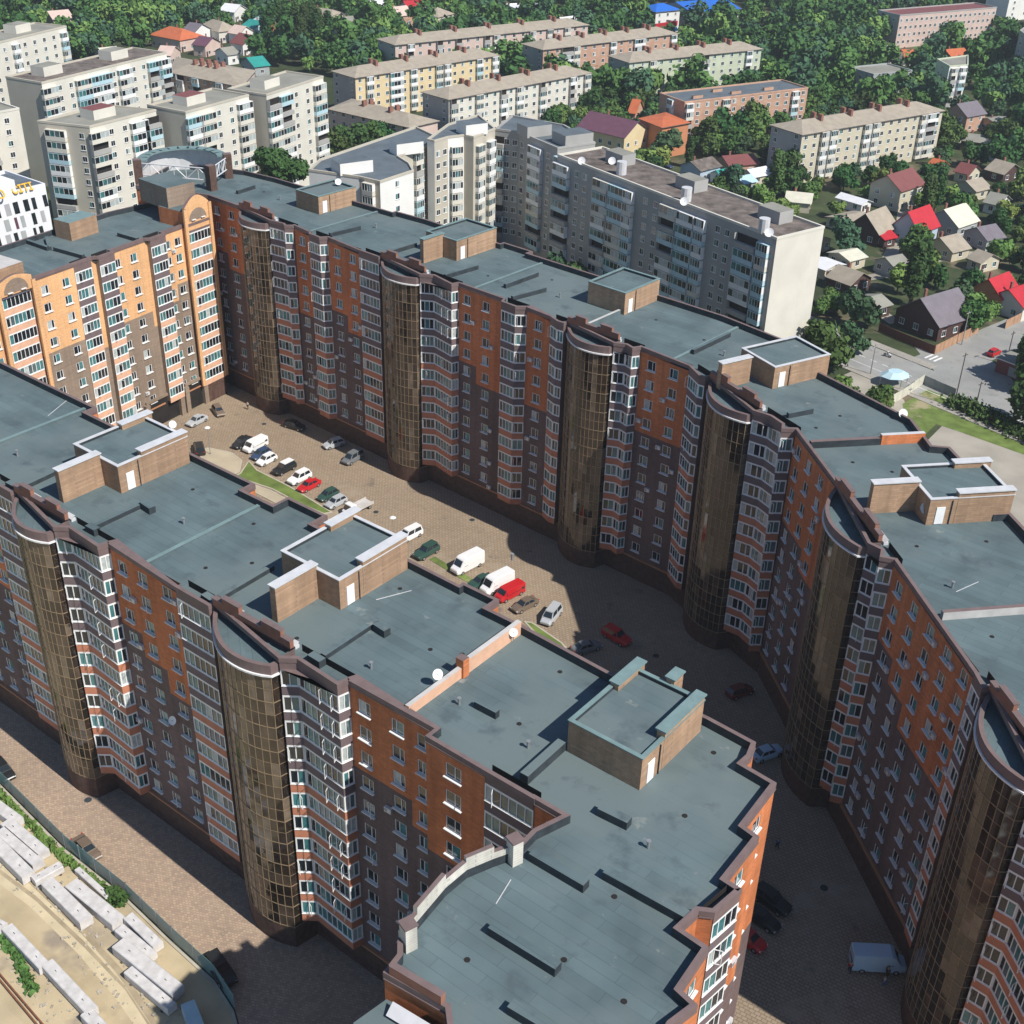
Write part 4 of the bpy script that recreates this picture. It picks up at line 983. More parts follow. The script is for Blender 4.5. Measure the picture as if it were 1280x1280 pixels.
for (x, y) in ((777, 210), (858, 243), (955, 282)):
    q = at(x, y, 30.5); t = MB(); t.cyl(q[0], q[1], 29.1, 32.0, 1.15, 12, 0); t.build('vent_stack', [M['zinc']], r1)
for (x, y) in ((727, 205), (855, 256), (961, 295), (765, 205)): 
    class _w: root = r1
    dish(_w, at(x, y, 29.2), 29.0, 3.4, 0.9)
Pz = lambda L, z: ccw(px(L, z))
def front_first(poly, apx, z):
    a = at(*apx, z); k = min(range(len(poly)), key=lambda i: ln(sub(poly[i], a))); return poly[k:]+poly[:k]
pl = front_first(Pz([(697, 187), (649, 167), (619, 163), (640, 146), (705, 158), (744, 180)], 29), (619, 163), 29)
block('apartment_building', 'grey stepped nine-storey block joining the white one, in shade behind the rear roofs', 'apartment building', pl, 29, 9, ['bww', [('w', 1.5), ('B', 8), ('w', 13), ('b', 18)], None], 'grey', 'tar2', 'grey', z0=2.2, pbox=((668, 158, 7, 5), (716, 168, 8, 6)), balp=(2, 3, 0, 5), group=gp9)
pl = front_first(Pz([(534, 176), (543, 178), (560, 173), (580, 170.6), (592, 173), (619, 162.5), (598, 145), (560, 157)], 30), (534, 176), 30)
block('apartment_building', 'white stepped nine-storey block with tan shaded returns, centre of the picture', 'apartment building', pl, 30, 9, [None, 'nn', 'b', None, 'bb'], 'white', 'tar2', 'tan', z0=2.6, pbox=((590, 156, 6, 5),), balp=(0, 1, 5), group=gp9)  # tan edges carry the shade of the returns in their colour
pl = front_first(Pz([(386, 214), (449, 223), (475, 229), (517, 215), (512, 206), (498, 197), (534, 184), (545, 172), (520, 160), (400, 201)], 28), (386, 214), 28)
block('apartment_building', 'low-parapet white block directly behind the rear building, dish-covered roof, left of the stepped one', 'apartment building', pl, 28, 9, [None, 'b', '.w.', None, None, 'w.bn'], 'white', 'tar2', 'tan', z0=2.2, pbox=((440, 203, 8, 5), (508, 180, 7, 4)), group=gp9)
P9 = [  # tan ends: shade on the side walls is painted in
 ((52, 105), (208, 67), 13.5, 'BwwBBBwBwwBB', 'long cream nine-storey slab in the second row on the left, grey end wall'),
 ((112, 160), (195, 139), 13, 'BwwBB', 'cream nine-storey tower block with blue-grey balconies stacked on its end wall'),
 ((232, 142), (311, 120), 13, 'BBwwB', 'cream nine-storey block between two others, plain beige end wall, third row'),
 ((333, 120), (404, 97), 13, 'BBwwB', 'cream nine-storey block at the right end of the old estate, beside green trees'),
 ((-70, 71), (83, 34), 13, 'wbwbwwbwwnwb', 'far cream nine-storey slab cut by the left edge of the picture'),
 ((-60, 152), (24, 137), 13, 'w.wb.w.', 'plain cream block at the left edge above the white office'),
]
for i, (a, b, dep, pat, lab) in enumerate(P9):
    pl = rect(at(*a, 29), at(*b, 29), dep)
    ends = [None, pat] if False else [pat]
    if i == 1:
        pl = [at(112, 160, 29), at(195, 139, 29)]; e = at(47, 153, 29); pl = pl + [add(pl[1], sub(e, pl[0])), e]
        pats = [pat, None, None, [('B', 5.0), ('w', 12.0)]]
    else: pats = [pat]
    block('apartment_building', lab, 'apartment building', pl, 29, 9, pats, 'cream', 'tar3' if i else 'tar', 'tan' if i != 5 else 'cream', z0=2.4, boxes=((10, 8, 7, 5, 2.6, 'maroon' if i == 1 else 'tar3'), (ln(sub(pl[1], pl[0]))-14, 8, 7, 5, 2.6, 'tar3')) if i in (0, 4, 5) else ((9, 7, 7, 5, 2.4, 'maroon' if i < 3 else 'tar3'),), group=gp9)
gp5 = 'five-storey blocks with hipped slate roofs'
P5 = [  # grey ends: shade put into the end wall colour
 ((1003, 168), (1179, 138), 13, 'wwbbwnwbbwwnwwbBw', 'beige', 'grey', 'slate', 4, 'beige hipped-roof five-storey block standing nearest to the gardens on the right'),
 ((561, 124), (738, 91), 13, 'bwwbwwbnbwwbwwnbwb', 'cream', 'grey', 'slate', 4, 'white hipped-roof five-storey block with a grey end, right behind the white stepped block'),
 ((444, 97), (623, 69), 13, 'wbnwBwbnwbbwwnbwb', 'creamy', 'grey', 'slate', 4, 'yellow hipped-roof five-storey block with bright blue balconies'),
 ((494, 56), (735, 31), 13, 'wbnwbwbnwbbwwnbwbwbwn', 'pink', 'grey', 'slate', 5, 'farthest long brick-pink block with hipped roof, behind the yellow one'),
 ((679, 62), (847, 42), 13, 'wwBbnwwbnwBwnwb', 'brick', 'grey', 'slate', 5, 'orange brick block with paired chimneys, left of the blue-roofed buildings'),
 ((787, 78), (952, 61), 13, 'wwbwnwwwbwwnwbw', 'green', 'grey', 'slate', 4, 'pale green five-storey block with hipped roof half hidden by trees'),
 ((-40, 0), (0, 0), 0, '', '', '', '', 0, ''),
]
for a, b, dep, pat, wm, em, rm, ch, lab in P5[:-1]:
    block('apartment_building', lab, 'apartment building', rect(at(*a, 15), at(*b, 15), dep), 15, 5, [pat, None, None, 'w.w'], wm, rm, em, z0=1.0, fh=2.8, roof='hip', chim=ch, group=gp5, balp=(0, 1, 4, 5, 3) if wm != 'creamy' else (0, 1, 2, 4))
A_ = rect(at(856, 129, 14), at(1010, 111, 14), 14)
block('apartment_building', 'orange brick block with a flat dark roof dotted with vents and dishes', 'apartment building', A_, 14, 5, ['bnwwbwwwwnwwbw', None, None, '.b.'], 'brick', 'tar2', 'brick', z0=0.6, fh=2.65, boxes=((8, 4, 4, 1, 1, 'tar'), (20, 9, 4, 1, 1, 'tar'), (24, 4, 4, 1, 1, 'tar'), (38, 4, 4, 1, 1, 'tar')), group=gp5)
A_ = Pz([(211, 90), (301, 108), (318, 88), (222, 72)], 14); A_ = front_first(A_, (211, 90), 14)
block('apartment_building', 'brick block with salmon chimneys seen from its shaded side behind the cream slabs', 'apartment building', A_, 14, 5, ['wbwbwwbwb'], 'brick', 'slate', 'pink', z0=0.6, fh=2.65, roof='hip', chim=4, group=gp5)
A_ = front_first(Pz([(411, 136), (512, 159), (547, 151), (440, 124)], 9), (411, 136), 9)
block('low_building', 'low three-storey building with a lichen-stained hipped roof among trees, behind the white block', 'building', A_, 9, 3, ['wwwwwwww'], 'pink', 'slate', 'pink', z0=0.8, roof='hip', chim=2)
A_ = rect(at(1125, 20, 14), at(1246, 10, 14), 14)
block('school_building', 'long pale pink four-storey building with a dull red roof at the top right', 'school', A_, 14, 4, ['wwwwwwwwwwwwwwwwwwww', None, None, 'ww'], 'pink', 'maroon', 'grey', z0=1.0, fh=3.1)
A_ = rect(at(1092, 94, 8), at(1140, 89, 8), 14)
block('low_building', 'blue-grey two-storey building with flat light roof between the trees', 'building', A_, 8, 2, ['wwww', None, None, 'w'], 'graw', 'tar3', 'graw', z0=1.2, fh=3.2)
A_ = front_first(Pz([(1171, 75), (1187, 84), (1210, 82), (1210, 70)], 15), (1187, 84), 15)
block('apartment_building', 'narrow pale block with cluttered balconies poking out of the trees, upper right', 'apartment building', A_, 15, 5, ['bb', None, None, 'w'], 'white', 'tar3', 'green', z0=0.8, fh=2.8)
A_ = rect(at(1256, 27, 0), at(1300, 22, 0), 14)
block('apartment_building', 'tall grey block in the top right corner with a white edge strip', 'apartment building', A_, 28, 9, ['www', None, None, None], 'white', 'tar2', 'white', z0=1.5)
A_ = front_first(Pz([(1262, 96), (1276, 108), (1310, 100), (1300, 64)], 0), (1276, 108), 0)
block('apartment_building', 'grey block cut by the right edge of the picture behind the trees', 'apartment building', A_, 18, 6, ['ww', None, None, 'ww'], 'grey', 'tar3', 'grey', z0=1.0)
A_ = rect(at(820, 15, 10), at(850, 12, 10), 12)
block('shop_building', 'white building with red stripes under a bright blue roof', 'shop', A_, 10, 3, ['www'], 'white', 'blue', 'graw', roof='hip', rise=2.5)
b = MB(); b.prism(rect(at(819, 22, 8), at(848, 18, 8), 0.3), 3, 5.2, 0); b.prism(rect(at(819.2, 21.8, 8), at(848, 17.8, 8), 0.36), 0.5, 2.4, 1); b.build('sign_band', [C['red'], C['blue']], bpy.data.objects['shop_building'])
A_ = rect(at(866, 16, 9), at(925, 11, 9), 26)
block('warehouse', 'wide warehouse with a big bright blue sheet roof at the top edge', 'warehouse', A_, 9, 2, ['w.w.w.w.w'], 'pink', 'blue', 'graw', roof='gable', rise=3.0, fh=3.6)
A_ = rect(at(645, 12, 8), at(684, 10, 8), 14)
block('low_building', 'white and turquoise low building behind the farthest block', 'building', A_, 8, 2, ['wwwwww'], 'sky', 'whiter', 'white', fh=3.2)
A_ = front_first(Pz([(800, 148), (828, 159), (861, 153), (832, 141)], 10), (828, 159), 10)
r_ = block('brick_hall', 'terracotta block with arched windows under a low rusty roof, beside the plum-roofed house', 'hall', A_, 10, 1, ['', None, None, None], 'terracotta', 'orange', 'terracotta', roof='hip', rise=1.2)
d = unit(sub(A_[1], A_[0])); n_ = (d[1], -d[0]); L = ln(sub(A_[1], A_[0]))
for s in (L*0.35,):
    w_ = MB(); c = add(A_[0], d, s); pts = [(-0.7, 1.2), (0.7, 1.2), (0.7, 7.0)] + [(0.7*math.cos(math.pi*i/8), 7.0+0.9*math.sin(math.pi*i/8)) for i in range(1, 8)] + [(-0.7, 7.0)]
    w_.poly([(*add(add(c, d, x), n_, 0.05), z) for x, z in pts], 0); w_.build('arched_window', [M['g1']], r_)
# white office with tilted dark windows and a roof sign
A_ = rect(at(-70, 265, 22), at(57, 234, 22), 16)
of = thing('office_building', 'white modern office with slanted maroon and grey windows and yellow roof letters, left edge', 'office building')
FOOT.append((A_, 0))
b = MB()
for i in range(4): b.wallq(A_[i], A_[(i+1) % 4], 0, 22, 0)
ring(b, A_, 0.4, 22, 22.9, 0, 0, 0, out=0.01); b.poly([(q[0], q[1], 22.1) for q in A_], 1); b.build('wall', [C['officew'], C['tar2']], of)
d = unit(sub(A_[1], A_[0])); n_ = (d[1], -d[0]); L = ln(sub(A_[1], A_[0])); rr = random.Random(4)
for k in range(6):
    s = 0.8 + (k % 2)*0.7
    while s < L-1:
        wd = rr.choice([0.7, 1.0, 1.3]); z = 22-2.1-3.4*(k+1)+1.2
        w_ = MB(); sl = 0.25
        q = [(s, z), (s+wd, z), (s+wd-sl, z+2.7), (s-sl, z+2.7)]
        w_.poly([(*add(add(A_[0], d, x), n_, 0.04), zz) for x, zz in q], 0)
        w_.build('window', [C[rr.choice(['mod', 'sgrey', 'graw'])] if rr.random() > .35 else M['g1']], of); s += wd + rr.choice([0.8, 1.3, 1.9])
def letters(txt, parent, p, z, size, rz, m, ext=0.12):
    cu = bpy.data.curves.new('letters', 'FONT'); cu.body = txt; cu.size = size; cu.extrude = ext; cu.align_x = 'LEFT'; cu.offset = 0.04
    t = bpy.data.objects.new('tmp', cu); me = bpy.data.meshes.new_from_object(t); bpy.data.objects.remove(t); me.materials.clear(); me.materials.append(m)
    o = link('sign_letters', me, parent, (*p, z)); o.rotation_euler = (R(62), 0, rz); return o
ylw = mat('yellow_letters', (0.75, 0.42, 0.03), 0.5, 0.05)
rz = math.atan2(d[1], d[0])
letters('Ю', of, at(-5, 250, 22.3), 22.3, 2.6, rz, ylw); letters('СІТІ', of, at(16, 243, 22.3), 22.3, 2.4, rz, ylw)
w_ = MB(); w_.prism(rect(at(-40, 240, 25), at(18, 226, 25), 8), 22.1, 25.2, 0); w_.build('roof_plant_room', [C['officew']], of)

# ------------------------------------------------------------------ detached houses
def house(r0, r1, zr, d, he, rm, wm, lab, kind='gable', name='house', wins=2):
    """r0, r1: photo positions of the two ridge ends at height zr; d: depth across; he: eaves height"""
    a, b = at(*r0, zr), at(*r1, zr); dd = unit(sub(b, a)); n = (-dd[1], dd[0])
    if kind == 'hip': a2, b2 = add(a, dd, -d*0.4), add(b, dd, d*0.4)
    else: a2, b2 = a, b
    P_ = [add(a2, n, -d/2), add(b2, n, -d/2), add(b2, n, d/2), add(a2, n, d/2)]
    FOOT.append((P_, -0.5))
    root = thing(name, lab, 'house', group='small houses among the gardens')
    w_ = MB()
    for i in range(4): w_.wallq(P_[i], P_[(i+1) % 4], 0, he, 0)
    if kind != 'hip':
        w_.tri((*P_[1], he), (*P_[2], he), (*b, zr-0.12), 0); w_.tri((*P_[3], he), (*P_[0], he), (*a, zr-0.12), 0)
    w_.build('wall', [C[wm]], root)
    Q = inset(P_, -0.5); sl = (zr-he)/(d/2)*0.5; z0 = he-sl
    ra, rb = (a, b) if kind == 'hip' else (add(a, dd, -0.5), add(b, dd, 0.5))
    r = MB(); t = 0.14
    for (A1_, B1_, R0, R1) in ((Q[0], Q[1], ra, rb), (Q[2], Q[3], rb, ra)):
        r.quad((*A1_, z0+t), (*B1_, z0+t), (*R1, zr+t), (*R0, zr+t)); r.quad((*R0, zr), (*R1, zr), (*B1_, z0), (*A1_, z0)); r.wallq(A1_, B1_, z0, z0+t)
        if kind != 'hip': r.quad((*B1_, z0), (*R1, zr), (*R1, zr+t), (*B1_, z0+t)); r.quad((*R0, zr), (*A1_, z0), (*A1_, z0+t), (*R0, zr+t))
    if kind == 'hip':
        r.tri((*Q[1], z0+t), (*Q[2], z0+t), (*rb, zr+t)); r.tri((*Q[3], z0+t), (*Q[0], z0+t), (*ra, zr+t)); r.wallq(Q[1], Q[2], z0, z0+t); r.wallq(Q[3], Q[0], z0, z0+t)
    ro = r.build('roof', [C[rm]], root)
    if zr > 4.5:
        q = add(add(a, dd, ln(sub(b, a))*0.3), n, d*0.15); cb = MB(); cb.box(*q, he, zr+0.9, 0.55, 0.55, 0.3); cb.build('chimney', [C['chim']], ro)
    fl = max(1, int(he//2.7))
    for e in (0, 3, 1):
        p, q = P_[e], P_[(e+1) % 4]; ee = unit(sub(q, p)); L = ln(sub(q, p))
        nw = max(1, int(L/3.4))
        for k in range(fl):
            for i in range(nw):
                c = add(p, ee, L*(i+0.5)/nw); v = (i+k) % 4
                link('window', SWM[v], root, (c[0], c[1], 0.9+2.8*k), math.atan2(ee[1], ee[0]))
    p, q = P_[1], P_[2]; c = add(p, unit(sub(q, p)), 1.0); dm = MB(); e = unit(sub(q, p)); dm.bar(add(c, e, -.45), add(c, e, .45), 0.08, 0.05, 2.1, 0, side=-1); dm.build('door', [C['wood']], root)
    return root
NB = len(FOOT)
HS = [
 ((1110, 219), (1139, 210), 9.5, 10, 6.2, 'maroon', 'beige', 'two-storey yellow house with a smooth maroon roof'),
 ((1053, 241), (1084, 250), 3.6, 4.5, 2.7, 'whiter', 'white', 'small white annex with a white roof and a row of windows'),
 ((1083, 267), (1106, 258), 8.0, 9, 3.8, 'slate', 'wood', 'barn-like house with a steep tan roof and boarded gable'),
 ((1046, 272), (1078, 265), 3.4, 7, 2.6, 'slate', 'beige', 'long low shed with a dusty pale roof beside the barn-like house'),
 ((1136, 265), (1161, 256), 8.6, 8, 4.2, 'red', 'pblue', 'house with a bright red mansard roof and pale blue gable'),
 ((1181, 262), (1206, 254), 6.8, 10, 3.4, 'creamr', 'graw', 'house with a large cream sheet roof right of the red mansard'),
 ((1222, 284), (1243, 280), 5.4, 8, 3.2, 'violet', 'graw', 'low grey-roofed house with teal shutters near the right edge'),
 ((1176, 297), (1197, 292), 5.2, 9, 2.8, 'slate', 'beige', 'tan-roofed cottage below the cream-roofed house'),
 ((1152, 373), (1196, 360), 8.2, 12, 3.8, 'violet', 'wood', 'large dark house with slate violet roof and black gable by the road'),
 ((1050, 331), (1078, 341), 5.0, 8, 2.9, 'slate', 'wood', 'brown-roofed cottage right of the cream end wall'),
 ((1022, 322), (1044, 330), 3.4, 7, 2.6, 'whiter', 'beige', 'flat white-roofed shed touching the brown cottage'),
 ((1237, 349), (1260, 340), 7.4, 8, 4.0, 'red', 'terracotta', 'bright red-roofed house at the right edge, left wing'),
 ((1262, 362), (1292, 352), 6.4, 9, 3.6, 'red', 'cream', 'bright red-roofed house at the right edge, lower wing'),
 ((1197, 130), (1220, 126), 9.0, 10, 5.8, 'violet', 'brick', 'tall brick house with a violet roof above the gardens'),
 ((1236, 148), (1257, 146), 4.6, 7, 3.9, 'tar3', 'brick', 'brick garage with a teal door beside the tall brick house'),
 ((1205, 166), (1238, 170), 4.8, 9, 3.4, 'tar3', 'wood', 'grey-roofed house with a glazed veranda below the tall brick house'),
 ((1246, 199), (1268, 205), 5.4, 9, 3.0, 'slate', 'wood', 'tan-roofed house with a dark gable near the right edge'),
 ((1203, 203), (1220, 207), 5.0, 7, 3.0, 'maroon', 'beige', 'small house with a dull red roof lost among trees on the right'),
 ((1168, 198), (1180, 201), 4.6, 6, 3.0, 'orange', 'beige', 'tiny orange-roofed house beside the end of the beige block'),
 ((864, 202), (889, 196), 5.8, 8, 4.0, 'tar', 'pblue', 'pale blue house with a dark roof below the terracotta hall'),
 ((896, 213), (912, 210), 4.2, 5, 2.8, 'teal', 'white', 'white shed with a mint green roof patch'),
 ((922, 221), (937, 218), 4.0, 6, 2.8, 'sky', 'graw', 'shed with a light grey-blue roof below the red-roofed row'),
 ((935, 212), (956, 208), 4.2, 6, 2.8, 'whiter', 'beige', 'shed with a folded white roof beside the shaded end wall'),
 ((904, 195), (940, 192), 5.2, 9, 3.4, 'maroon', 'brick', 'long dark red-roofed house under the big trees'),
 ((985, 239), (1015, 242), 4.6, 8, 3.0, 'creamr', 'beige', 'cottage with a pale cream roof behind the long shaded slab'),
 ((1050, 316), (1070, 311), 3.8, 7, 2.8, 'creamr', 'beige', 'low shed with a cream roof between trees, above the brown cottage'),
 ((739, 139), (797, 152), 11.0, 13, 7.2, 'purple', 'creamy', 'large house with a plum metal roof and a yellow gable'),
 ((792, 124), (800, 125), 8.0, 8, 4.5, 'orange', 'brick', 'pavilion with a red hipped roof behind the plum-roofed house'),
 ((212, 33), (228, 36), 8.0, 13, 5.0, 'orange', 'pink', 'far house with a bright orange roof, left group'),
 ((238, 28), (252, 30), 8.0, 12, 5.0, 'violet', 'white', 'far house with a grey roof and a white wall, left group'),
 ((266, 24), (278, 27), 8.0, 10, 5.0, 'slate', 'cream', 'far cream house with a tan roof, left group'),
 ((250, 45), (265, 47), 7.0, 10, 4.5, 'purple', 'pink', 'far house with a wine-coloured roof, left group'),
 ((294, 31), (307, 33), 7.0, 9, 4.5, 'pink', 'white', 'far white house with a faded pink roof, left group'),
 ((300, 41), (315, 44), 7.5, 11, 4.5, 'maroon', 'white', 'far white house with a deep maroon roof, left group'),
 ((313, 24), (328, 27), 7.0, 12, 4.5, 'teal', 'sky', 'far house with an emerald roof, left group'),
 ((328, 17), (350, 22), 8.0, 14, 5.0, 'sky', 'white', 'far long house with a pale ice-blue roof'),
 ((341, 31), (348, 32), 9.0, 6, 7.0, 'orange', 'brick', 'far narrow orange brick tower house'),
 ((309, 72), (327, 70), 6.0, 12, 3.6, 'teal', 'graw', 'shed with a turquoise sheet roof behind the salmon chimneys'),
 ((202, 57), (218, 58), 6.5, 10, 4.0, 'pink', 'pink', 'pinkish low house behind the left slabs'),
 ((124, 60), (144, 58), 6.5, 12, 4.0, 'creamr', 'graw', 'pale green-roofed hall behind the left slabs'),
 ((488, 9), (507, 7), 8.0, 12, 5.0, 'pink', 'brick', 'far salmon brick house, top centre'),
 ((505, 1), (525, 0), 8.0, 12, 5.0, 'red', 'white', 'far house with a crimson roof at the top edge'),
 ((524, 6), (546, 9), 8.0, 13, 5.0, 'slate', 'cream', 'far house with a large tan hipped roof, top centre'),
 ((452, 1), (478, 0), 7.0, 12, 5.0, 'whiter', 'white', 'far white house at the top edge, left of centre'),
 ((385, 8), (415, 12), 7.0, 12, 4.5, 'slate', 'white', 'far house with a light roof beside the poplars'),
 ((612, 4), (634, 2), 7.0, 11, 4.5, 'maroon', 'pink', 'far house with a brownish roof at the top edge'),
 ((566, 22), (590, 20), 7.0, 10, 4.5, 'slate', 'green', 'far pale green house behind the farthest block'),
 ((1104, 56), (1120, 58), 7.0, 9, 5.0, 'whiter', 'white', 'white two-storey house among trees below the pink school'),
 ((1128, 62), (1140, 62), 6.0, 7, 4.0, 'orange', 'cream', 'small house with an orange roof beside the white one'),
 ((1182, 62), (1204, 60), 6.0, 8, 4.0, 'orange', 'brick', 'orange-walled house above the narrow pale block'),
 ((20, 30), (40, 28), 7, 11, 4.5, 'slate', 'cream', 'far house at the top left, hidden by trees'),
 ((60, 14), (84, 12), 7, 11, 4.5, 'pink', 'pink', 'far house with a salmon roof at the top left'),
 ((420, 22), (440, 20), 7, 10, 4.5, 'tar3', 'white', 'far house with a pale grey roof above the poplars'),
 ((360, 4), (378, 2), 7, 10, 4.5, 'maroon', 'cream', 'far house with a brown roof at the top edge above the poplars'),
 ((282, 4), (300, 6), 7, 10, 4.5, 'whiter', 'white', 'far white house at the top edge above the left group'),
 ((276, 60), (290, 58), 6, 9, 4.0, 'tar3', 'white', 'far pale grey-roofed house below the maroon one'),
 ((540, 30), (556, 27), 6, 9, 4.0, 'violet', 'white', 'far violet-roofed house behind the farthest block'),
 ((700, 22), (716, 20), 6, 9, 4.0, 'whiter', 'pblue', 'far pale house right of the turquoise building'),
 ((1010, 290), (1030, 296), 4.2, 7, 2.8, 'slate', 'beige', 'small tan-roofed shed left of the long pale shed'),
 ((1208, 226), (1226, 222), 5.0, 8, 3.0, 'slate', 'beige', 'tan-roofed cottage above the house with the large cream roof'),
 ((1240, 240), (1258, 244), 5.0, 8, 3.0, 'tar3', 'white', 'pale grey-roofed cottage at the right among trees'),
 ((1108, 322), (1126, 318), 4.4, 7, 2.8, 'tar3', 'graw', 'grey-roofed shed below the barn-like house'),
 ((1098, 291), (1112, 288), 3.6, 5, 2.6, 'red', 'wood', 'small red-fronted shed under the barn-like house'),
 ((1224, 312), (1240, 318), 4.4, 7, 2.8, 'slate', 'beige', 'brown-roofed cottage below the house with teal shutters'),
 ((1086, 372), (1100, 368), 4.0, 7, 2.8, 'tar3', 'wood', 'grey shed between the brown cottage and the slate violet house'),
]
for h in HS: house(*h, kind='hip' if h[5] in ('orange', 'slate') and h[3] > 9 else 'gable')
# ------------------------------------------------------------------ trees
def leafmat(name, c, rand=0.28):
    m = mat(name, c, 0.75, 0.3, 1.2, spec=0.15, rand=rand, detail=2)
    return m
LM = [leafmat('leaves_dark', (0.046, 0.098, 0.028)), leafmat('leaves_mid', (0.075, 0.138, 0.036)), leafmat('leaves_light', (0.135, 0.205, 0.052)), leafmat('leaves_blue', (0.045, 0.100, 0.045))]
bark = mat('bark', (0.12, 0.09, 0.065), 0.9, 0.25, 3.0)
def crown_mb(h, r, n, seed, kind='round', q=0.55, mi=0):
    rr = random.Random(seed); b = MB()
    nb = 9 if kind != 'poplar' else 7; blobs = []
    for i in range(nb):
        if kind == 'poplar': blobs.append((rr.gauss(0, r*.12), rr.gauss(0, r*.12), h*(0.2+0.75*i/nb), r*(0.55+0.5*math.sin(math.pi*(i+1)/(nb+1)))))
        else:
            a = rr.random()*6.283; d = r*(0.15+0.62*rr.random()); z = h*(0.38+0.50*rr.random()); blobs.append((d*math.cos(a), d*math.sin(a), z, r*(0.30+0.28*rr.random())))
    if kind != 'poplar': blobs.append((0, 0, h*0.66, r*0.62))
    for i in range(n):
        bx, by, bz, br = blobs[rr.randrange(len(blobs))]
        v = Vector((rr.gauss(0, 1), rr.gauss(0, 1), rr.gauss(0, 1)*(1.25 if kind == 'poplar' else 0.85))).normalized()
        k = br*(0.72+0.34*rr.random()) if rr.random() < .85 else br*rr.random()
        p = Vector((bx, by, bz)) + v*k
        if p.z < h*0.16: p.z = h*(0.16+0.1*rr.random())
        s = q*(0.55+0.9*rr.random())
        nrm = (v + Vector((rr.gauss(0, .5), rr.gauss(0, .5), rr.gauss(0, .5)+0.25))).normalized()
        u = nrm.orthogonal().normalized(); u = (u*math.cos(i) + nrm.cross(u)*math.sin(i)); w_ = nrm.cross(u)
        b.quad(tuple(p-u*s-w_*s*.7), tuple(p+u*s-w_*s*.5), tuple(p+u*s*.6+w_*s), tuple(p-u*s*.8+w_*s*.7), mi)
    return b
def trunk_mb(h, r, seed):
    rr = random.Random(seed); b = MB(); th = h*0.45
    b.tube((0, 0, -0.1), (rr.gauss(0, .15), rr.gauss(0, .15), th), 0.028*h, 6, 0, 0.015*h)
    for i in range(4):
        a = rr.random()*6.283; b.tube((0, 0, th*(0.6+0.1*i)), (r*.5*math.cos(a), r*.5*math.sin(a), h*(0.6+0.08*i)), 0.012*h, 5, 0, 0.004*h)
    return b
KINDS = [('round', 7.5, 3.8, 0), ('round', 9.0, 4.4, 1), ('round', 6.0, 3.2, 2), ('round', 10.5, 4.8, 0), ('round', 8.0, 4.2, 3), ('poplar', 16.0, 2.1, 0), ('round', 11.5, 5.2, 1), ('round', 5.0, 2.8, 1)]
KINDS.append(('round', 23.0, 7.6, 0))
PROT = []
for i, (k, h, r, mi) in enumerate(KINDS):
    n = (1500 if h < 20 else 6500) if k == 'round' else 1300
    cm = crown_mb(h, r, n, 40+i, k, 0.44 if r > 4 else 0.36, 0).mesh('crown', [LM[mi]]); tm = trunk_mb(h, r, 60+i).mesh('trunk', [bark])
    PROT.append((cm, tm, h, r))
KN = ['mid-green broadleaf', 'tall spreading', 'bright green bushy', 'large dark green', 'blue-green dense', 'tall dark poplar', 'very large spreading', 'small round garden']
NT = [0]
def tree(p, k, s, lab, grp, cap=True):
    r = thing('tree', lab, 'tree', (p[0], p[1], 0), rnd.random()*6.28, grp)
    sz = s*(0.92+0.16*rnd.random()); r.scale = (s, s, sz)
    link('crown', PROT[k][0], r); link('trunk', PROT[k][1], r); NT[0] += 1
    return r
HN = 'yellow house with maroon roof|white annex|barn-like house with tan roof|long pale shed|red mansard house|house with large cream roof|low house with teal shutters|tan-roofed cottage|slate violet house|brown-roofed cottage|white-roofed shed|red-roofed house, left wing|red-roofed house, lower wing|tall brick house with violet roof|garage with teal door|house with glazed veranda|house with dark gable|small dull red-roofed house|tiny orange-roofed house|pale blue house|shed with mint green roof|shed with grey-blue roof|shed with folded white roof|long dark red-roofed house|cottage with pale cream roof|low shed with cream roof|plum-roofed house|pavilion with red hipped roof|far orange-roofed house|far grey-roofed house|far cream house|far wine-roofed house|far pink-roofed house|far maroon-roofed house|far emerald-roofed house|far ice-blue-roofed house|far brick tower house|shed with turquoise roof|pinkish low house|pale green-roofed hall|far salmon brick house|far crimson-roofed house|far large tan-roofed house|far white house|far light-roofed house|far brownish-roofed house|far pale green house|white two-storey house|house beside the white one|orange-walled house|top left hidden house|top left salmon-roofed house|far house with pale grey roof|far brown-roofed house above poplars|far white top-edge house|far pale grey-roofed house|far violet-roofed house|pale house right of the turquoise building|small tan-roofed shed|tan-roofed cottage on the right|pale grey-roofed cottage|grey-roofed garden shed|small red-fronted shed|brown-roofed garden cottage|grey roadside shed'
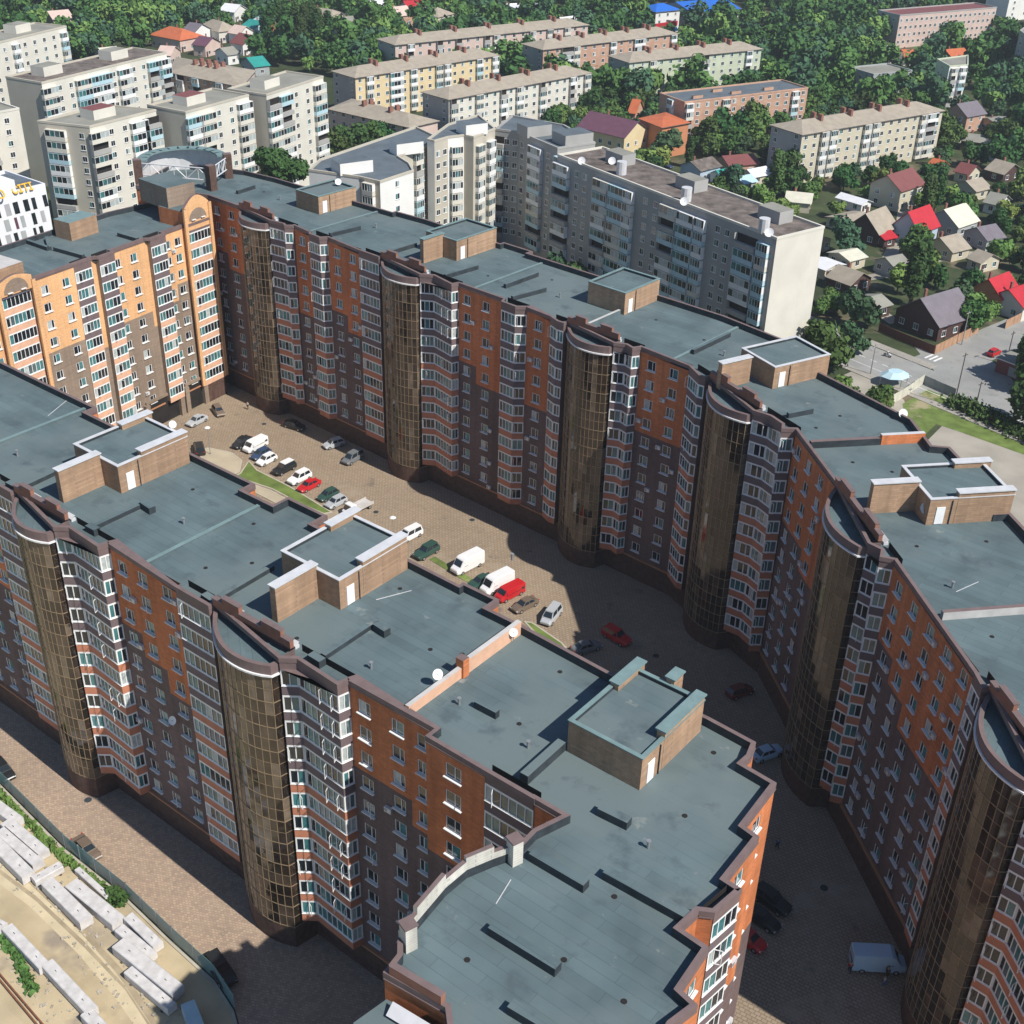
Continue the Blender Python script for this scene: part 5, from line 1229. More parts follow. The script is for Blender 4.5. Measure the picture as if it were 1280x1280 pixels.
# single trees that can be told apart
ONE = [
 (at(348, 207, 15), 8, 1.0, 'big round dark green tree rising just behind the rear roof, left of centre'),
 (at(418, 178, 7), 6, 1.0, 'leftmost tall tree of the green mass behind the white block'), (at(440, 172, 7), 3, 1.15, 'second tree from the left in the green mass behind the white block'),
 (at(462, 168, 7), 6, 0.95, 'third tree from the left in the green mass behind the white block'), (at(482, 165, 6), 3, 0.95, 'right-hand tree of the green mass behind the white block'),
 (at(682, 152, 6), 4, 0.85, 'left of two dark round trees before the white hipped-roof block'), (at(720, 148, 6), 4, 0.78, 'right of two dark round trees before the white hipped-roof block'),
 (at(805, 195, 5), 2, 1.25, 'bright green tree in front of the yellow gable'),
 (at(990, 205, 6), 3, 1.0, 'dark tree hiding the corner of the beige five-storey block'), (at(1002, 215, 4), 0, 0.8, 'smaller tree below the beige block corner'),
 (at(885, 160, 7), 6, 1.0, 'left of the big trees in front of the flat-roofed orange block'), (at(910, 155, 8), 3, 1.3, 'central big tree in front of the flat-roofed orange block'), (at(936, 160, 7), 6, 1.0, 'right of the big trees in front of the flat-roofed orange block'),
 (at(277, 112, 6), 5, 0.75, 'lone poplar in front of the salmon-chimneyed block'),
 (at(700, 335, 6), 4, 1.0, 'shaded tree in the gap behind the rear roof, left one'), (at(722, 345, 5), 0, 1.1, 'shaded tree in the gap behind the rear roof, right one'),
 (at(1228, 385, 5), 2, 1.35, 'bright green tree beside the slate violet house'), (at(1215, 392, 4), 1, 0.9, 'yellow-green tree left of the bright one by the garden fence'),
 (at(1292, 505, 5), 3, 1.0, 'dark tree cut by the right edge beside the road'), (at(1066, 425, 3), 4, 0.8, 'dark bush at the top end of the road behind the cream end wall'), (at(1096, 497, 2.5), 7, 1.0, 'reddish bush between the road and the rear roof'), (at(1107, 502, 2), 7, 0.8, 'low bush beside the pale canopy'),
 (at(560, 80, 5), 1, 0.9, 'tree in front of the yellow block, left part'), (at(600, 83, 5), 0, 1.0, 'tree in front of the yellow block, right part'), (at(650, 80, 7), 4, 1.3, 'dark tree between the yellow and the orange brick blocks'),
 (at(822, 130, 6), 4, 1.1, 'dark tree in front of the pale green block, left'), (at(850, 95, 6), 3, 1.0, 'dark tree in front of the pale green block, middle'),
]
for p, k, s, lab in ONE:
    o = tree(p, k, s, lab, None)
PLB = 'first second third fourth fifth sixth seventh eighth ninth'.split()
for i, (x, y) in enumerate([(332, 40), (342, 44), (352, 40), (361, 46), (371, 42), (382, 46), (391, 42), (401, 48), (412, 44), (338, 60), (358, 62), (378, 64), (396, 60)]):
    tree(at(x, y+12, 0), 5, 1.0+0.2*rnd.random(), ('%s poplar from the left in the back row left of the yellow block' % PLB[i]) if i < 9 else '%s poplar from the left in the front row left of the yellow block' % PLB[i-9], 'row of poplars')
# clearings without trees
CLR = [px([(0, 95), (60, 90), (215, 62), (420, 100), (480, 140), (640, 130), (700, 190), (1030, 300), (1010, 430), (700, 350), (620, 320), (200, 235), (0, 320)], 0)]
for L_ in ([(1118, 18), (1166, 18), (1166, 70), (1118, 70)], [(1184, 14), (1250, 14), (1250, 66), (1184, 66)], [(1052, 98), (1122, 98), (1122, 136), (1052, 136)], [(1178, 88), (1216, 88), (1216, 142), (1178, 142)], [(814, 18), (856, 18), (856, 60), (814, 60)], [(858, 14), (932, 14), (932, 44), (858, 44)], [(638, 12), (690, 12), (690, 30), (638, 30)], [(1252, 20), (1290, 20), (1290, 56), (1252, 56)], [(1098, 60), (1145, 60), (1145, 84), (1098, 84)]): CLR.append(px(L_))
CLR.append(px([(985, 232), (1170, 202), (1165, 212), (990, 242)], 0))
ground_foot = [(f, b) for f, b in FOOT] + [(w_.outline, 3.0) for w_ in (fw, rw, ow)]
for f, b in list(FOOT)[NB:]:
    cx = sum(q[0] for q in f)/len(f); cy = sum(q[1] for q in f)/len(f); u_ = unit((-cx, -cy)); sh = 7.0 if cy < 420 else 13.0
    ground_foot.append(([add(q, u_, sh) for q in f], -1.5)); ground_foot.append(([add(q, u_, sh*.5) for q in f], 0))
def free(p, buf):
    for c in CLR:
        if inpoly(p, c): return False
    for f, b in ground_foot:
        cx = sum(q[0] for q in f)/len(f); cy = sum(q[1] for q in f)/len(f)
        if abs(cx-p[0]) > 230 or abs(cy-p[1]) > 230: continue
        if inpoly(p, f): return False
        bb = buf + b
        for i in range(len(f)):
            if segdist(p, f[i-1], f[i]) < bb: return False
    return True
cand = []
tr = random.Random(11)
y = 225.0
while y < 900:
    st = 6.6 + (y-225)*0.006
    x = -0.45*y-30
    while x < 0.45*y+40:
        p = (x+tr.uniform(-.45, .45)*st, y+tr.uniform(-.45, .45)*st)
        sx, sy, _ = pr(p[0], p[1], 5)
        if -30 < sx < 1310 and -25 < sy < 620 and (p[0] > 40 or y > 300): cand.append(p)
        x += st
    y += st
keep = []
for p in cand:
    # trees thin out in the sunny gardens on the right
    if free(p, 2.6):
        if tr.random() < (0.80 if p[1] < 330 else 0.93): keep.append(p)
keep.sort(key=lambda p: p[1])
NI = 300 - NT[0]
GR = [(330, 'garden tree between the small houses on the right, near the road', 'garden trees'), (400, 'tree in the belt around the beige hipped-roof block', 'trees around the beige block'), (9999, 'tree between the five-storey blocks', 'trees between the five-storey blocks')]
ANCH = [(at((h[0][0]+h[1][0])/2, (h[0][1]+h[1][1])/2, h[2]), n) for h, n in zip(HS, HN.split('|'))]
BN = [((1090, 185), 'beige hipped-roof block'), ((650, 135), 'white hipped-roof block'), ((533, 95), 'yellow block with blue balconies'), ((614, 60), 'farthest brick-pink block'), ((763, 70), 'orange brick block with chimneys'), ((870, 88), 'pale green block'), ((920, 140), 'flat-roofed orange brick block'), ((256, 118), 'block with salmon chimneys'), ((470, 160), 'low lichen-roofed building'), ((1185, 40), 'pale pink school'), ((1100, 110), 'blue-grey low building'), ((1195, 115), 'narrow block with cluttered balconies'), ((850, 185), 'terracotta hall'), ((832, 35), 'red-striped shop'), ((895, 30), 'blue-roofed warehouse'), ((1270, 130), 'grey block at the right edge'), ((960, 400), 'shaded nine-storey slab'), ((1030, 130), 'right end of the flat-roofed block'), ((1118, 480), 'pale blue canopy')]
ANCH += [(at(x, y, 0), n) for (x, y), n in BN]
ORD = ['nearest', 'second nearest', 'third nearest', 'fourth nearest', 'fifth nearest', 'sixth nearest', 'seventh nearest', 'eighth nearest', 'ninth nearest', 'tenth nearest', 'eleventh nearest', 'twelfth nearest', 'thirteenth nearest', 'fourteenth nearest', 'fifteenth nearest'] + [w_+' nearest' for w_ in 'sixteenth seventeenth eighteenth nineteenth twentieth twenty-first twenty-second twenty-third twenty-fourth'.split()]
SLOT = {}; LAB = {}
for p in keep[:NI]:
    a, n = min(ANCH, key=lambda q: ln(sub(q[0], p)))
    u, v = pr(p[0], p[1], 0), pr(a[0], a[1], 0); dx, dy = u[0]-v[0], (u[1]-v[1])*1.8
    sd = ('right of' if dx > 0 else 'left of') if abs(dx) > abs(dy) else ('in front of' if dy > 0 else 'behind')
    SLOT.setdefault((n, sd), []).append((ln(sub(a, p)), p))
for (n, sd), L_ in SLOT.items():
    L_.sort()
    for i, (dd_, p) in enumerate(L_): LAB[p] = '%s tree %s the %s' % (ORD[min(i, 23)], sd, n) if len(L_) > 1 else 'only tree standing %s the %s' % (sd, n)
for p in keep[:NI]:
    k = tr.choices([0, 1, 2, 3, 4, 7, 5], [4, 2, 4, 1.5, 2.5, 3, 0.4])[0]; s = tr.uniform(0.65, 1.2)
    if p[1] > 420: k = tr.choice([1, 3, 4, 0, 6]); s = tr.uniform(0.8, 1.15)
    for lim, lab, gname in GR:
        if p[1] < lim: break
    tree(p, k, s, LAB[p], gname)
far = keep[NI:]
FP = []
for i in range(5):
    k, h, r, mi = [KINDS[j] for j in (0, 1, 3, 4, 6)][i]
    FP.append((crown_mb(h, r, 420, 90+i, 'round', 0.66), mi))
wm = MB()
for p in far:
    c, mi = tr.choice(FP); s = tr.uniform(0.6, 1.45); a = tr.random()*6.28; ca, sa = math.cos(a)*s, math.sin(a)*s
    n = len(wm.v); wm.v += [(p[0]+ca*v[0]-sa*v[1], p[1]+sa*v[0]+ca*v[1], v[2]*s*1.05) for v in c.v]
    wm.f += [tuple(i+n for i in f) for f in c.f]; m_ = tr.choices([0, 1, 2, 3], [3, 4, 1.5, 3])[0]; wm.m += [m_]*len(c.f)
o = wm.build('woodland', LM); tag(o, 'dense far woodland filling the ground between and beyond the blocks', 'woodland', kind='stuff')
print('TREES', len(cand), len(keep), len(far), NT[0])
# hedge and weeds
def shrubs(name, lab, pts, n, wid, h, mi, seed, kind='stuff'):
    b = MB(); rr = random.Random(seed)
    for i in range(n):
        t = rr.random()*(len(pts)-1); j = int(t); q = add(pts[j], sub(pts[j+1], pts[j]), t-j); 
        p = Vector((q[0]+rr.gauss(0, wid/2), q[1]+rr.gauss(0, wid/2), rr.random()*h)); s = 0.16+0.2*rr.random()
        nrm = Vector((rr.gauss(0, 1), rr.gauss(0, 1), 0.8)).normalized(); u = nrm.orthogonal().normalized(); w_ = nrm.cross(u)
        b.quad(tuple(p-u*s-w_*s), tuple(p+u*s-w_*s*.6), tuple(p+u*s*.7+w_*s), tuple(p-u*s+w_*s*.8))
    return tag(b.build(name, [LM[mi]]), lab, name.replace('_', ' '), kind=kind)
shrubs('hedge', 'long dark hedge strip between the lawn and the roadside fence', px([(1192, 505), (1240, 528), (1300, 556)]), 2600, 2.2, 2.0, 0, 3)
shrubs('weeds', 'strip of green weeds along the teal site fence', [add(p, unit((-0.6, -0.8)), 1.0) for p in fence[:4]], 1300, 0.4, 0.35, 2, 5)
shrubs('weeds', 'patch of weeds beside the concrete beams in the sandy yard', px([(0, 1170), (22, 1195), (40, 1240)]), 420, 0.5, 0.3, 1, 6)
shrubs('weeds', 'bushy weeds under the site fence beside the long beams', px([(140, 1120), (152, 1130)]), 500, 0.7, 0.9, 1, 7)
# ------------------------------------------------------------------ vehicles
tyre = mat('tyre_rubber', (0.02, 0.02, 0.02), 0.8, 0.1); rimm = mat('wheel_rim', (0.45, 0.45, 0.46), 0.35, 0.05, metal=0.6)
cglass = mat('car_glass', (0.02, 0.028, 0.035), 0.06, 0.1, spec=0.8); lamp = mat('headlight_lens', (0.75, 0.75, 0.72), 0.2, 0.02); tail = mat('taillight_lens', (0.45, 0.02, 0.02), 0.3, 0.02)
PAINT = {}
def paint(nm, c):
    if nm not in PAINT:
        PAINT[nm] = mat(nm+'_car_paint', c, 0.32, 0.03, 1.0, spec=0.6)
    return PAINT[nm]
COLS = dict(white=(0.78, 0.78, 0.78), silver=(0.42, 0.44, 0.46), black=(0.018, 0.02, 0.022), red=(0.50, 0.015, 0.02), brown=(0.16, 0.12, 0.09), green=(0.03, 0.075, 0.06), blue=(0.03, 0.06, 0.13), grey=(0.16, 0.17, 0.18), darkred=(0.16, 0.03, 0.025), pale_blue=(0.45, 0.60, 0.72))
def loft(b, secs, m=0, cap=True):
    """secs: (x, half width low, half width high, z low, z high)"""
    R_ = []
    for x, w0, w1, z0, z1 in secs:
        c = min(0.12, (z1-z0)*0.3)
        R_.append([(x, -w0, z0+c*.6), (x, -w0*.97, z0), (x, w0*.97, z0), (x, w0, z0+c*.6), (x, w0, z0+(z1-z0)*.55), (x, w1, z1-c*.4), (x, w1-c, z1), (x, -w1+c, z1), (x, -w1, z1-c*.4), (x, -w0, z0+(z1-z0)*.55)])
    k = len(R_[0])
    for a, e in zip(R_[:-1], R_[1:]):
        for i in range(k): b.quad(a[i], e[i], e[(i+1) % k], a[(i+1) % k], m)
    if cap: b.poly(R_[0], m); b.poly(R_[-1][::-1], m)
_wm = []
def wheel_mesh():
    if not _wm:
        b = MB(); r = 0.33
        for i in range(14):
            a0, a1 = 2*math.pi*i/14, 2*math.pi*(i+1)/14
            p = lambda a, q, y: (q*math.cos(a), y, q*math.sin(a))
            b.quad(p(a0, r, -.1), p(a1, r, -.1), p(a1, r, .1), p(a0, r, .1), 0)
            for s in (-.1, .1):
                b.quad(p(a0, r, s), p(a1, r, s), p(a1, r*.6, s*1.02), p(a0, r*.6, s*1.02), 0); b.tri(p(a0, r*.6, s*1.02), p(a1, r*.6, s*1.02), (0, s*.9, 0), 1)
        _wm.append(b.mesh('wheel', [tyre, rimm]))
    return _wm[0]
SHAPE = {
 'sedan': dict(L=4.5, W=1.76, body=[(-2.25, .72, .70, .42, .86), (-2.1, .84, .78, .28, .98), (-1.2, .88, .82, .2, 1.0), (0.7, .88, .82, .2, .98), (1.7, .86, .76, .22, .88), (2.15, .78, .68, .3, .72), (2.25, .68, .6, .4, .62)], cab=(-1.65, -0.95, 0.35, 1.05, .96, 1.43)),
 'hatch': dict(L=4.0, W=1.72, body=[(-2.0, .76, .72, .4, .95), (-1.85, .84, .78, .26, 1.02), (0.7, .86, .8, .2, 1.0), (1.5, .84, .74, .22, .9), (1.9, .76, .66, .3, .72), (2.0, .66, .6, .4, .62)], cab=(-1.9, -1.45, 0.35, 1.0, .98, 1.48)),
 'suv': dict(L=4.6, W=1.88, body=[(-2.3, .82, .8, .5, 1.1), (-2.2, .92, .88, .35, 1.15), (0.8, .94, .88, .3, 1.12), (1.8, .9, .82, .32, 1.04), (2.2, .84, .76, .4, .9), (2.3, .72, .7, .5, .8)], cab=(-2.15, -1.85, 0.3, 0.95, 1.1, 1.74)),
 'minivan': dict(L=4.5, W=1.84, body=[(-2.25, .84, .8, .4, 1.08), (-2.15, .9, .86, .28, 1.12), (1.0, .92, .86, .24, 1.08), (1.8, .88, .78, .28, .98), (2.2, .8, .7, .36, .78), (2.25, .7, .66, .45, .7)], cab=(-2.18, -2.0, 0.7, 1.5, 1.06, 1.8)),
 'van': dict(L=4.9, W=1.9, body=[(-2.45, .88, .84, .4, 1.9), (-2.38, .94, .86, .3, 1.97), (0.9, .95, .86, .28, 2.0), (1.25, .95, .86, .28, 1.92), (1.85, .93, .84, .3, 1.22), (2.35, .86, .76, .36, .98), (2.45, .74, .7, .45, .8)], cab=None, win=True),
 'cargo': dict(L=5.7, W=2.0, body=[(-2.85, .94, .9, .5, 2.45), (-2.78, .99, .92, .35, 2.55), (1.1, 1.0, .92, .32, 2.58), (1.5, 1.0, .9, .32, 2.4), (2.15, .97, .86, .34, 1.35), (2.75, .9, .78, .4, 1.08), (2.85, .78, .72, .5, .9)], cab=None, win=False),
}
def vehicle(shape, col, c, f, lab, name='parked_car', cat='car', grp='cars in the courtyard', roofc=None, zc=0.7, s=1.0):
    S_ = SHAPE[shape]; p = at(*c, zc); q = at(c[0]+f[0], c[1]+f[1], zc); ang = math.atan2(q[1]-p[1], q[0]-p[0])
    r = thing(name, lab, cat, (p[0], p[1], 0.02), ang, grp); r.scale = (s, s, s)
    pm = paint(col, COLS[col]); b = MB(); loft(b, S_['body'])
    g = []
    if S_['cab']:
        x0, x1, x2, x3, z0, z1 = S_['cab']; w0 = S_['W']/2-.1; w1 = w0-.2
        A = [(x0, -w0, z0), (x3, -w0, z0), (x3, w0, z0), (x0, w0, z0)]; B = [(x1, -w1, z1), (x2, -w1, z1), (x2, w1, z1), (x1, w1, z1)]
        b.prism([(x1-.04, -w1-.03), (x2+.04, -w1-.03), (x2+.04, w1+.03), (x1-.04, w1+.03)], z1-.03, z1+.05, 1 if roofc else 0)
        for (i, j) in ((0, 1), (1, 2), (2, 3), (3, 0)):
            gb = MB(); a, e, e2, a2 = [Vector(v) for v in (A[i], A[j], B[j], B[i])]
            lerp = lambda u, v: tuple((a*(1-u)+e*u)*(1-v) + (a2*(1-u)+e2*u)*v)
            b.quad(tuple(a), tuple(e), tuple(e2), tuple(a2), 0)
            nrm = (e-a).cross(a2-a).normalized()*0.015
            spans = ((.06, .47), (.52, .94)) if i in (0, 2) else ((.06, .94),)
            for u0, u1 in spans: gb.quad(*[tuple(Vector(lerp(u, v))+nrm) for u, v in ((u0, .1), (u1, .1), (u1, .9), (u0, .9))])
            g.append((('side_window', 'windscreen', 'side_window', 'rear_window')[i], gb))
    else:
        n = [x for x in S_['body']]; xa, xb = n[3], n[4]
        gb = MB(); wz = lambda t: (xa[0]+(xb[0]-xa[0])*t+.02, xa[4]+(xb[4]-xa[4])*t+.02)
        (u0, v0), (u1, v1) = wz(.12), wz(.95); gb.quad((u1, -.74, v1), (u1, .74, v1), (u0, .72, v0), (u0, -.72, v0)); g.append(('windscreen', gb))
        for sd in (-1, 1):
            gb = MB(); H = xa[4]; y = sd*(S_['W']/2+.005); y2 = sd*(S_['W']/2-.06)
            xs = [(0.75, 1.45)] if not S_['win'] else [(-2.2, -1.35), (-1.25, -.3), (-.2, .65), (.75, 1.4)]
            for x0, x1 in xs: gb.quad((x0, y, H*.58), (x1, y, H*.58), (x1-.1, y2, H*.86), (x0, y2, H*.86))
            g.append(('side_window', gb))
        gb = MB(); gb.quad((-S_['L']/2-.01, -.7, 1.2), (-S_['L']/2-.01, .7, 1.2), (-S_['L']/2-.01+.02, .66, 1.75), (-S_['L']/2+.01, -.66, 1.75)); g.append(('rear_window', gb))
    b.build('body', [pm, paint(roofc, COLS[roofc]) if roofc else pm], r)
    for nm, gb in g: gb.build(nm, [cglass], r)
    wx = S_['L']*0.31
    for x in (-wx, wx):
        for y in (-1, 1): link('wheel', wheel_mesh(), r, (x, y*(S_['W']/2-.1), .33))
    for y in (-1, 1):
        h = MB(); xx = S_['L']/2; zz = S_['body'][-1][4]-.12
        h.prism([(xx-.16, y*.62-.14), (xx-.02, y*.58-.14), (xx-.02, y*.58+.14), (xx-.16, y*.62+.14)], zz, zz+.16, 0); h.build('headlight', [lamp], r)
        h = MB(); h.prism([(-xx-.015, y*.66-.1), (-xx+.12, y*.66-.1), (-xx+.12, y*.66+.1), (-xx-.015, y*.66+.1)], .8, .98, 0); h.build('taillight', [tail], r)
    return r
DL = (-16, 8)
CARS = [
 ('sedan', 'silver', (246, 525), (-14, 7), 'silver saloon standing alone before the drive-through passages'),
 ('hatch', 'brown', (273, 513), (7, 10), 'dark brown hatchback near the far corner of the courtyard'),
 ('suv', 'black', (249, 560), (-3, -12), 'black off-roader beside the left lamp post'),
 ('sedan', 'black', (302, 552), (-14, 9), 'black saloon first in the parked row, behind the white minibus'),
 ('van', 'white', (319, 557), DL, 'white minibus with four side windows at the head of the parked row'),
 ('hatch', 'blue', (326, 567), DL, 'dark blue hatchback squeezed between the white minibus and a white hatchback'),
 ('hatch', 'white', (333, 574), DL, 'white hatchback at the tip of the green island'),
 ('suv', 'black', (355, 585), DL, 'black off-roader with a white roof'),
 ('suv', 'white', (374, 597), DL, 'white off-roader beside the bright red coupe'),
 ('sedan', 'red', (386, 606), DL, 'bright red low coupe beside the white off-roader'),
 ('hatch', 'green', (410, 618), DL, 'dark green hatchback next to a silver one at the verge'),
 ('hatch', 'silver', (420, 627), DL, 'silver hatchback next to the dark green one at the verge'),
 ('minivan', 'white', (512, 668), DL, 'white small van peeping out behind the middle roof penthouse'),
 ('suv', 'green', (533, 689), (-16, 9), 'very dark green off-roader near the roof edge of the front building'),
 ('cargo', 'white', (584, 706), DL, 'left of the two tall white cargo vans'),
 ('sedan', 'green', (601, 726), DL, 'dark green saloon between the two white cargo vans'),
 ('cargo', 'white', (621, 731), DL, 'right of the two tall white cargo vans, touching the red van'),
 ('van', 'red', (637, 741), DL, 'bright red van with a pale patch on its roof'),
 ('sedan', 'brown', (656, 755), DL, 'brown saloon half hidden behind the roof parapet'),
 ('minivan', 'silver', (689, 769), (-10, 12), 'silver minivan at the edge of the big shadow'),
 ('suv', 'red', (771, 795), (14, 8), 'red car driving through the big courtyard shadow'),
 ('hatch', 'darkred', (925, 863), (14, -5), 'dull red car in deep shade at the foot of the rear building'),
 ('sedan', 'pale_blue', (959, 940), (14, -5), 'pale blue saloon beside the stepped corner of the front building'),
 ('suv', 'black', (965, 1125), (13, 9), 'black off-roader, upper of three cars at the near wing'),
 ('sedan', 'black', (952, 1146), (13, 9), 'black saloon, middle of three cars at the near wing'),
 ('hatch', 'red', (936, 1172), (13, 9), 'red hatchback, lower of three cars at the near wing'),
 ('cargo', 'pale_blue', (1097, 1203), (18, 1), 'white van, tinted pale blue for its shade, parked across the shaded passage with people behind it'),  # a white van, the blue of the shade put into its paint
 ('sedan', 'black', (368, 531), (14, 4), 'black saloon in the shade under the second glass tower of the rear building'),
 ('hatch', 'silver', (417, 554), (-14, 4), 'silver hatchback half in shade by the rear building wall'),
 ('minivan', 'grey', (441, 572), (-14, 8), 'grey minivan half in shade, nearer than the silver hatchback'),
 ('sedan', 'grey', (733, 808), (14, -4), 'grey saloon in the shade beside the verge'),
]
for c in CARS: vehicle(c[0], c[1], c[2], c[3], c[4], roofc='white' if 'white roof' in c[4] else None)
for c in [
 ('sedan', 'black', (3, 961), (9, 11), 'black saloon cut by the left edge of the picture'),
 ('sedan', 'brown', (108, 1060), (12, 13), 'brownish saloon beside the teal site fence'),
 ('suv', 'black', (276, 1212), (10, 14), 'dark off-roader in the shadow at the end of the site fence')]:
    vehicle(c[0], c[1], c[2], c[3], c[4], grp='cars in the street')
vehicle('hatch', 'red', (1243, 440), (14, -7), 'red hatchback on the side road', grp='cars on the far roads')
vehicle('sedan', 'blue', (833, 207), (12, 3), 'blue saloon below the terracotta hall', grp='cars on the far roads')
vehicle('hatch', 'white', (838, 113), (8, -1), 'white hatchback by the flat-roofed orange block', grp='cars on the far roads')
# small flatbed lorry
p = at(447, 634, .8); q = at(431, 642, .8); r = thing('flatbed_lorry', 'white flatbed lorry partly hidden by the roof penthouse', 'lorry', (*p, .02), math.atan2(q[1]-p[1], q[0]-p[0]), 'cars in the courtyard')
b = MB(); loft(b, [(0.9, .9, .85, .5, 2.0), (1.2, .95, .86, .4, 2.15), (2.0, .95, .86, .4, 2.1), (2.5, .93, .84, .42, 1.25), (2.75, .85, .8, .5, 1.0)]); b.build('cab', [paint('white', COLS['white'])], r)
b = MB(); b.prism([(-2.8, -.98), (.85, -.98), (.85, .98), (-2.8, .98)], .7, .85, 0)
for y in (-.98, .93): b.prism([(-2.8, y), (.85, y), (.85, y+.05), (-2.8, y+.05)], .85, 1.25, 0)
b.build('flatbed', [M['concrete']], r)
for x in (-1.9, 1.9):
    for y in (-.85, .85): link('wheel', wheel_mesh(), r, (x, y, .35))
b = MB(); b.quad((2.52, -.75, 1.3), (2.52, .75, 1.3), (2.08, .72, 2.0), (2.08, -.72, 2.0)); b.build('windscreen', [cglass], r)

# ------------------------------------------------------------------ people
skin = mat('skin', (0.45, 0.27, 0.19), 0.6, 0.05); hair = mat('dark_hair', (0.03, 0.02, 0.015), 0.7, 0.1)
def person(p, az, top, legs, lab, stride=0.18, skirt=False):
    r = thing('person', lab, 'person', (p[0], p[1], 0.015), az, 'people in the courtyard')
    J = [(0, 0, .98), (0, 0, 1.2), (0, 0, 1.42), (0, 0, 1.53), (0.02, 0, 1.66), (0, .19, 1.4), (-.04, .25, 1.13), (.04, .27, .88), (0, -.19, 1.4), (.06, -.25, 1.13), (.14, -.24, .9),
         (0, .1, .93), (stride*.4, .11, .5), (stride, .11, .08), (stride+.14, .11, .04), (0, -.1, .93), (-stride*.2, -.11, .5), (-stride, -.11, .08), (-stride+.14, -.11, .04)]
    Eg = [(0, 1), (1, 2), (2, 3), (3, 4), (2, 5), (5, 6), (6, 7), (2, 8), (8, 9), (9, 10), (0, 11), (11, 12), (12, 13), (13, 14), (0, 15), (15, 16), (16, 17), (17, 18)]
    rad = [.14, .13, .12, .055, .105, .06, .045, .035, .06, .045, .035, .085, .06, .045, .035, .085, .06, .045, .035]
    def sk(nm, J, Eg, rad, m, root=0):
        me = bpy.data.meshes.new(nm); me.from_pydata(J, Eg, []); me.materials.append(m); o = link(nm, me, r)
        mo = o.modifiers.new('skin', 'SKIN'); mo.use_smooth_shade = True
        lay = me.skin_vertices[0] if me.skin_vertices else None
        if lay is None:
            bm_ = __import__('bmesh').new(); bm_.from_mesh(me); bm_.verts.layers.skin.verify(); bm_.to_mesh(me); bm_.free(); lay = me.skin_vertices[0]
        for i, q in enumerate(rad): lay.data[i].radius = (q, q)
        lay.data[root].use_root = True
        o.modifiers.new('sub', 'SUBSURF').levels = 1; o.modifiers['sub'].render_levels = 1
        return o
    sk('body', J, Eg, rad, skin)
    sk('shirt', [J[i] for i in (0, 1, 2, 5, 6, 8, 9)], [(0, 1), (1, 2), (2, 3), (3, 4), (2, 5), (5, 6)], [.16, .155, .15, .08, .06, .08, .06], top)
    sk('trousers', [J[i] for i in (0, 11, 12, 13, 15, 16, 17)], [(0, 1), (1, 2), (2, 3), (0, 4), (4, 5), (5, 6)], [.16, .105, .08, .06, .105, .08, .06], legs)
    sk('hair', [(-.01, 0, 1.70), (-.03, 0, 1.62)], [(0, 1)], [.115, .1], hair)
cl = lambda n, c: mat(n, c, 0.9, 0.1, 4.0)
TOPS = [cl('red_cloth', (0.35, 0.04, 0.04)), cl('pale_cloth', (0.6, 0.6, 0.58)), cl('dark_cloth', (0.03, 0.035, 0.05)), cl('blue_cloth', (0.08, 0.14, 0.3))]
person(at(1061, 1216), 1.2, TOPS[0], TOPS[2], 'person in a red top walking left of the pale van')
person(at(1104, 1233), 2.6, TOPS[1], TOPS[3], 'person in a pale top standing just below the pale van')
person(at(1108, 1222), 0.4, TOPS[2], TOPS[2], 'person in dark clothes at the rear corner of the pale van')
person(at(310, 512+0), 0.9, TOPS[1], TOPS[2], 'person in a pale top near the first glass tower of the rear building')
person(at(971, 1061), 1.8, TOPS[3], TOPS[2], 'person in blue walking in the shade beside the stepped lit wall')
# rider on a scooter on the main road
p = at(1109, 446); r = thing('scooter', 'white scooter on the main road behind the rear building', 'scooter', (*p, .03), math.atan2(-rd[1], -rd[0]))
b = MB(); loft(b, [(-.8, .1, .08, .55, .75), (-.5, .17, .15, .45, .85), (.1, .17, .13, .3, .8), (.3, .14, .1, .28, .4), (.55, .1, .08, .3, .45)]); b.tube((.55, 0, .35), (.38, 0, 1.0), .05, 6); b.tube((.38, -.3, 1.0), (.38, .3, 1.0), .025, 5); b.build('body', [paint('white', COLS['white'])], r)
for x in (-.6, .65): link('wheel', wheel_mesh(), r, (x, 0, .3))
person(add(p, rd, 0.05), math.atan2(-rd[1], -rd[0]), TOPS[1], TOPS[2], 'person in a white top with the white scooter', 0.1)

# ------------------------------------------------------------------ lamps, poles, fences
def up(base, top):
    """height of a pole from its foot and its head in the photo"""
    q = at(*base, 0); return min((z*0.1 for z in range(15, 200)), key=lambda z: ln(sub(at(*top, z), q)))
def lamp_post(base, h, lab):
    p = at(*base); r = thing('street_lamp', lab, 'street lamp', (*p, 0.02), 0, 'courtyard lamps')
    b = MB(); b.tube((0, 0, 0), (0, 0, h), .07, 8, 0, .05); b.tube((0, 0, 0), (0, 0, .3), .13, 8); b.build('pole', [M['metal']], r)
    b = MB(); b.cyl(0, 0, h, h+.35, .25, 10, 0, .5); b.cyl(0, 0, h+.352, h+.5, .52, 10, 0, .3); b.build('lamp_shade', [M['white']], r)
lamp_post((263, 568), 5.0, 'courtyard lamp with a white head at the left end of the parked row')
lamp_post((492, 683), 5.0, 'courtyard lamp with a white head beside the middle penthouse')
polem = mat('pole_concrete', (0.30, 0.29, 0.27), 0.85, 0.1); woodp = mat('pole_wood', (0.10, 0.08, 0.07), 0.9, 0.2)
PT = []
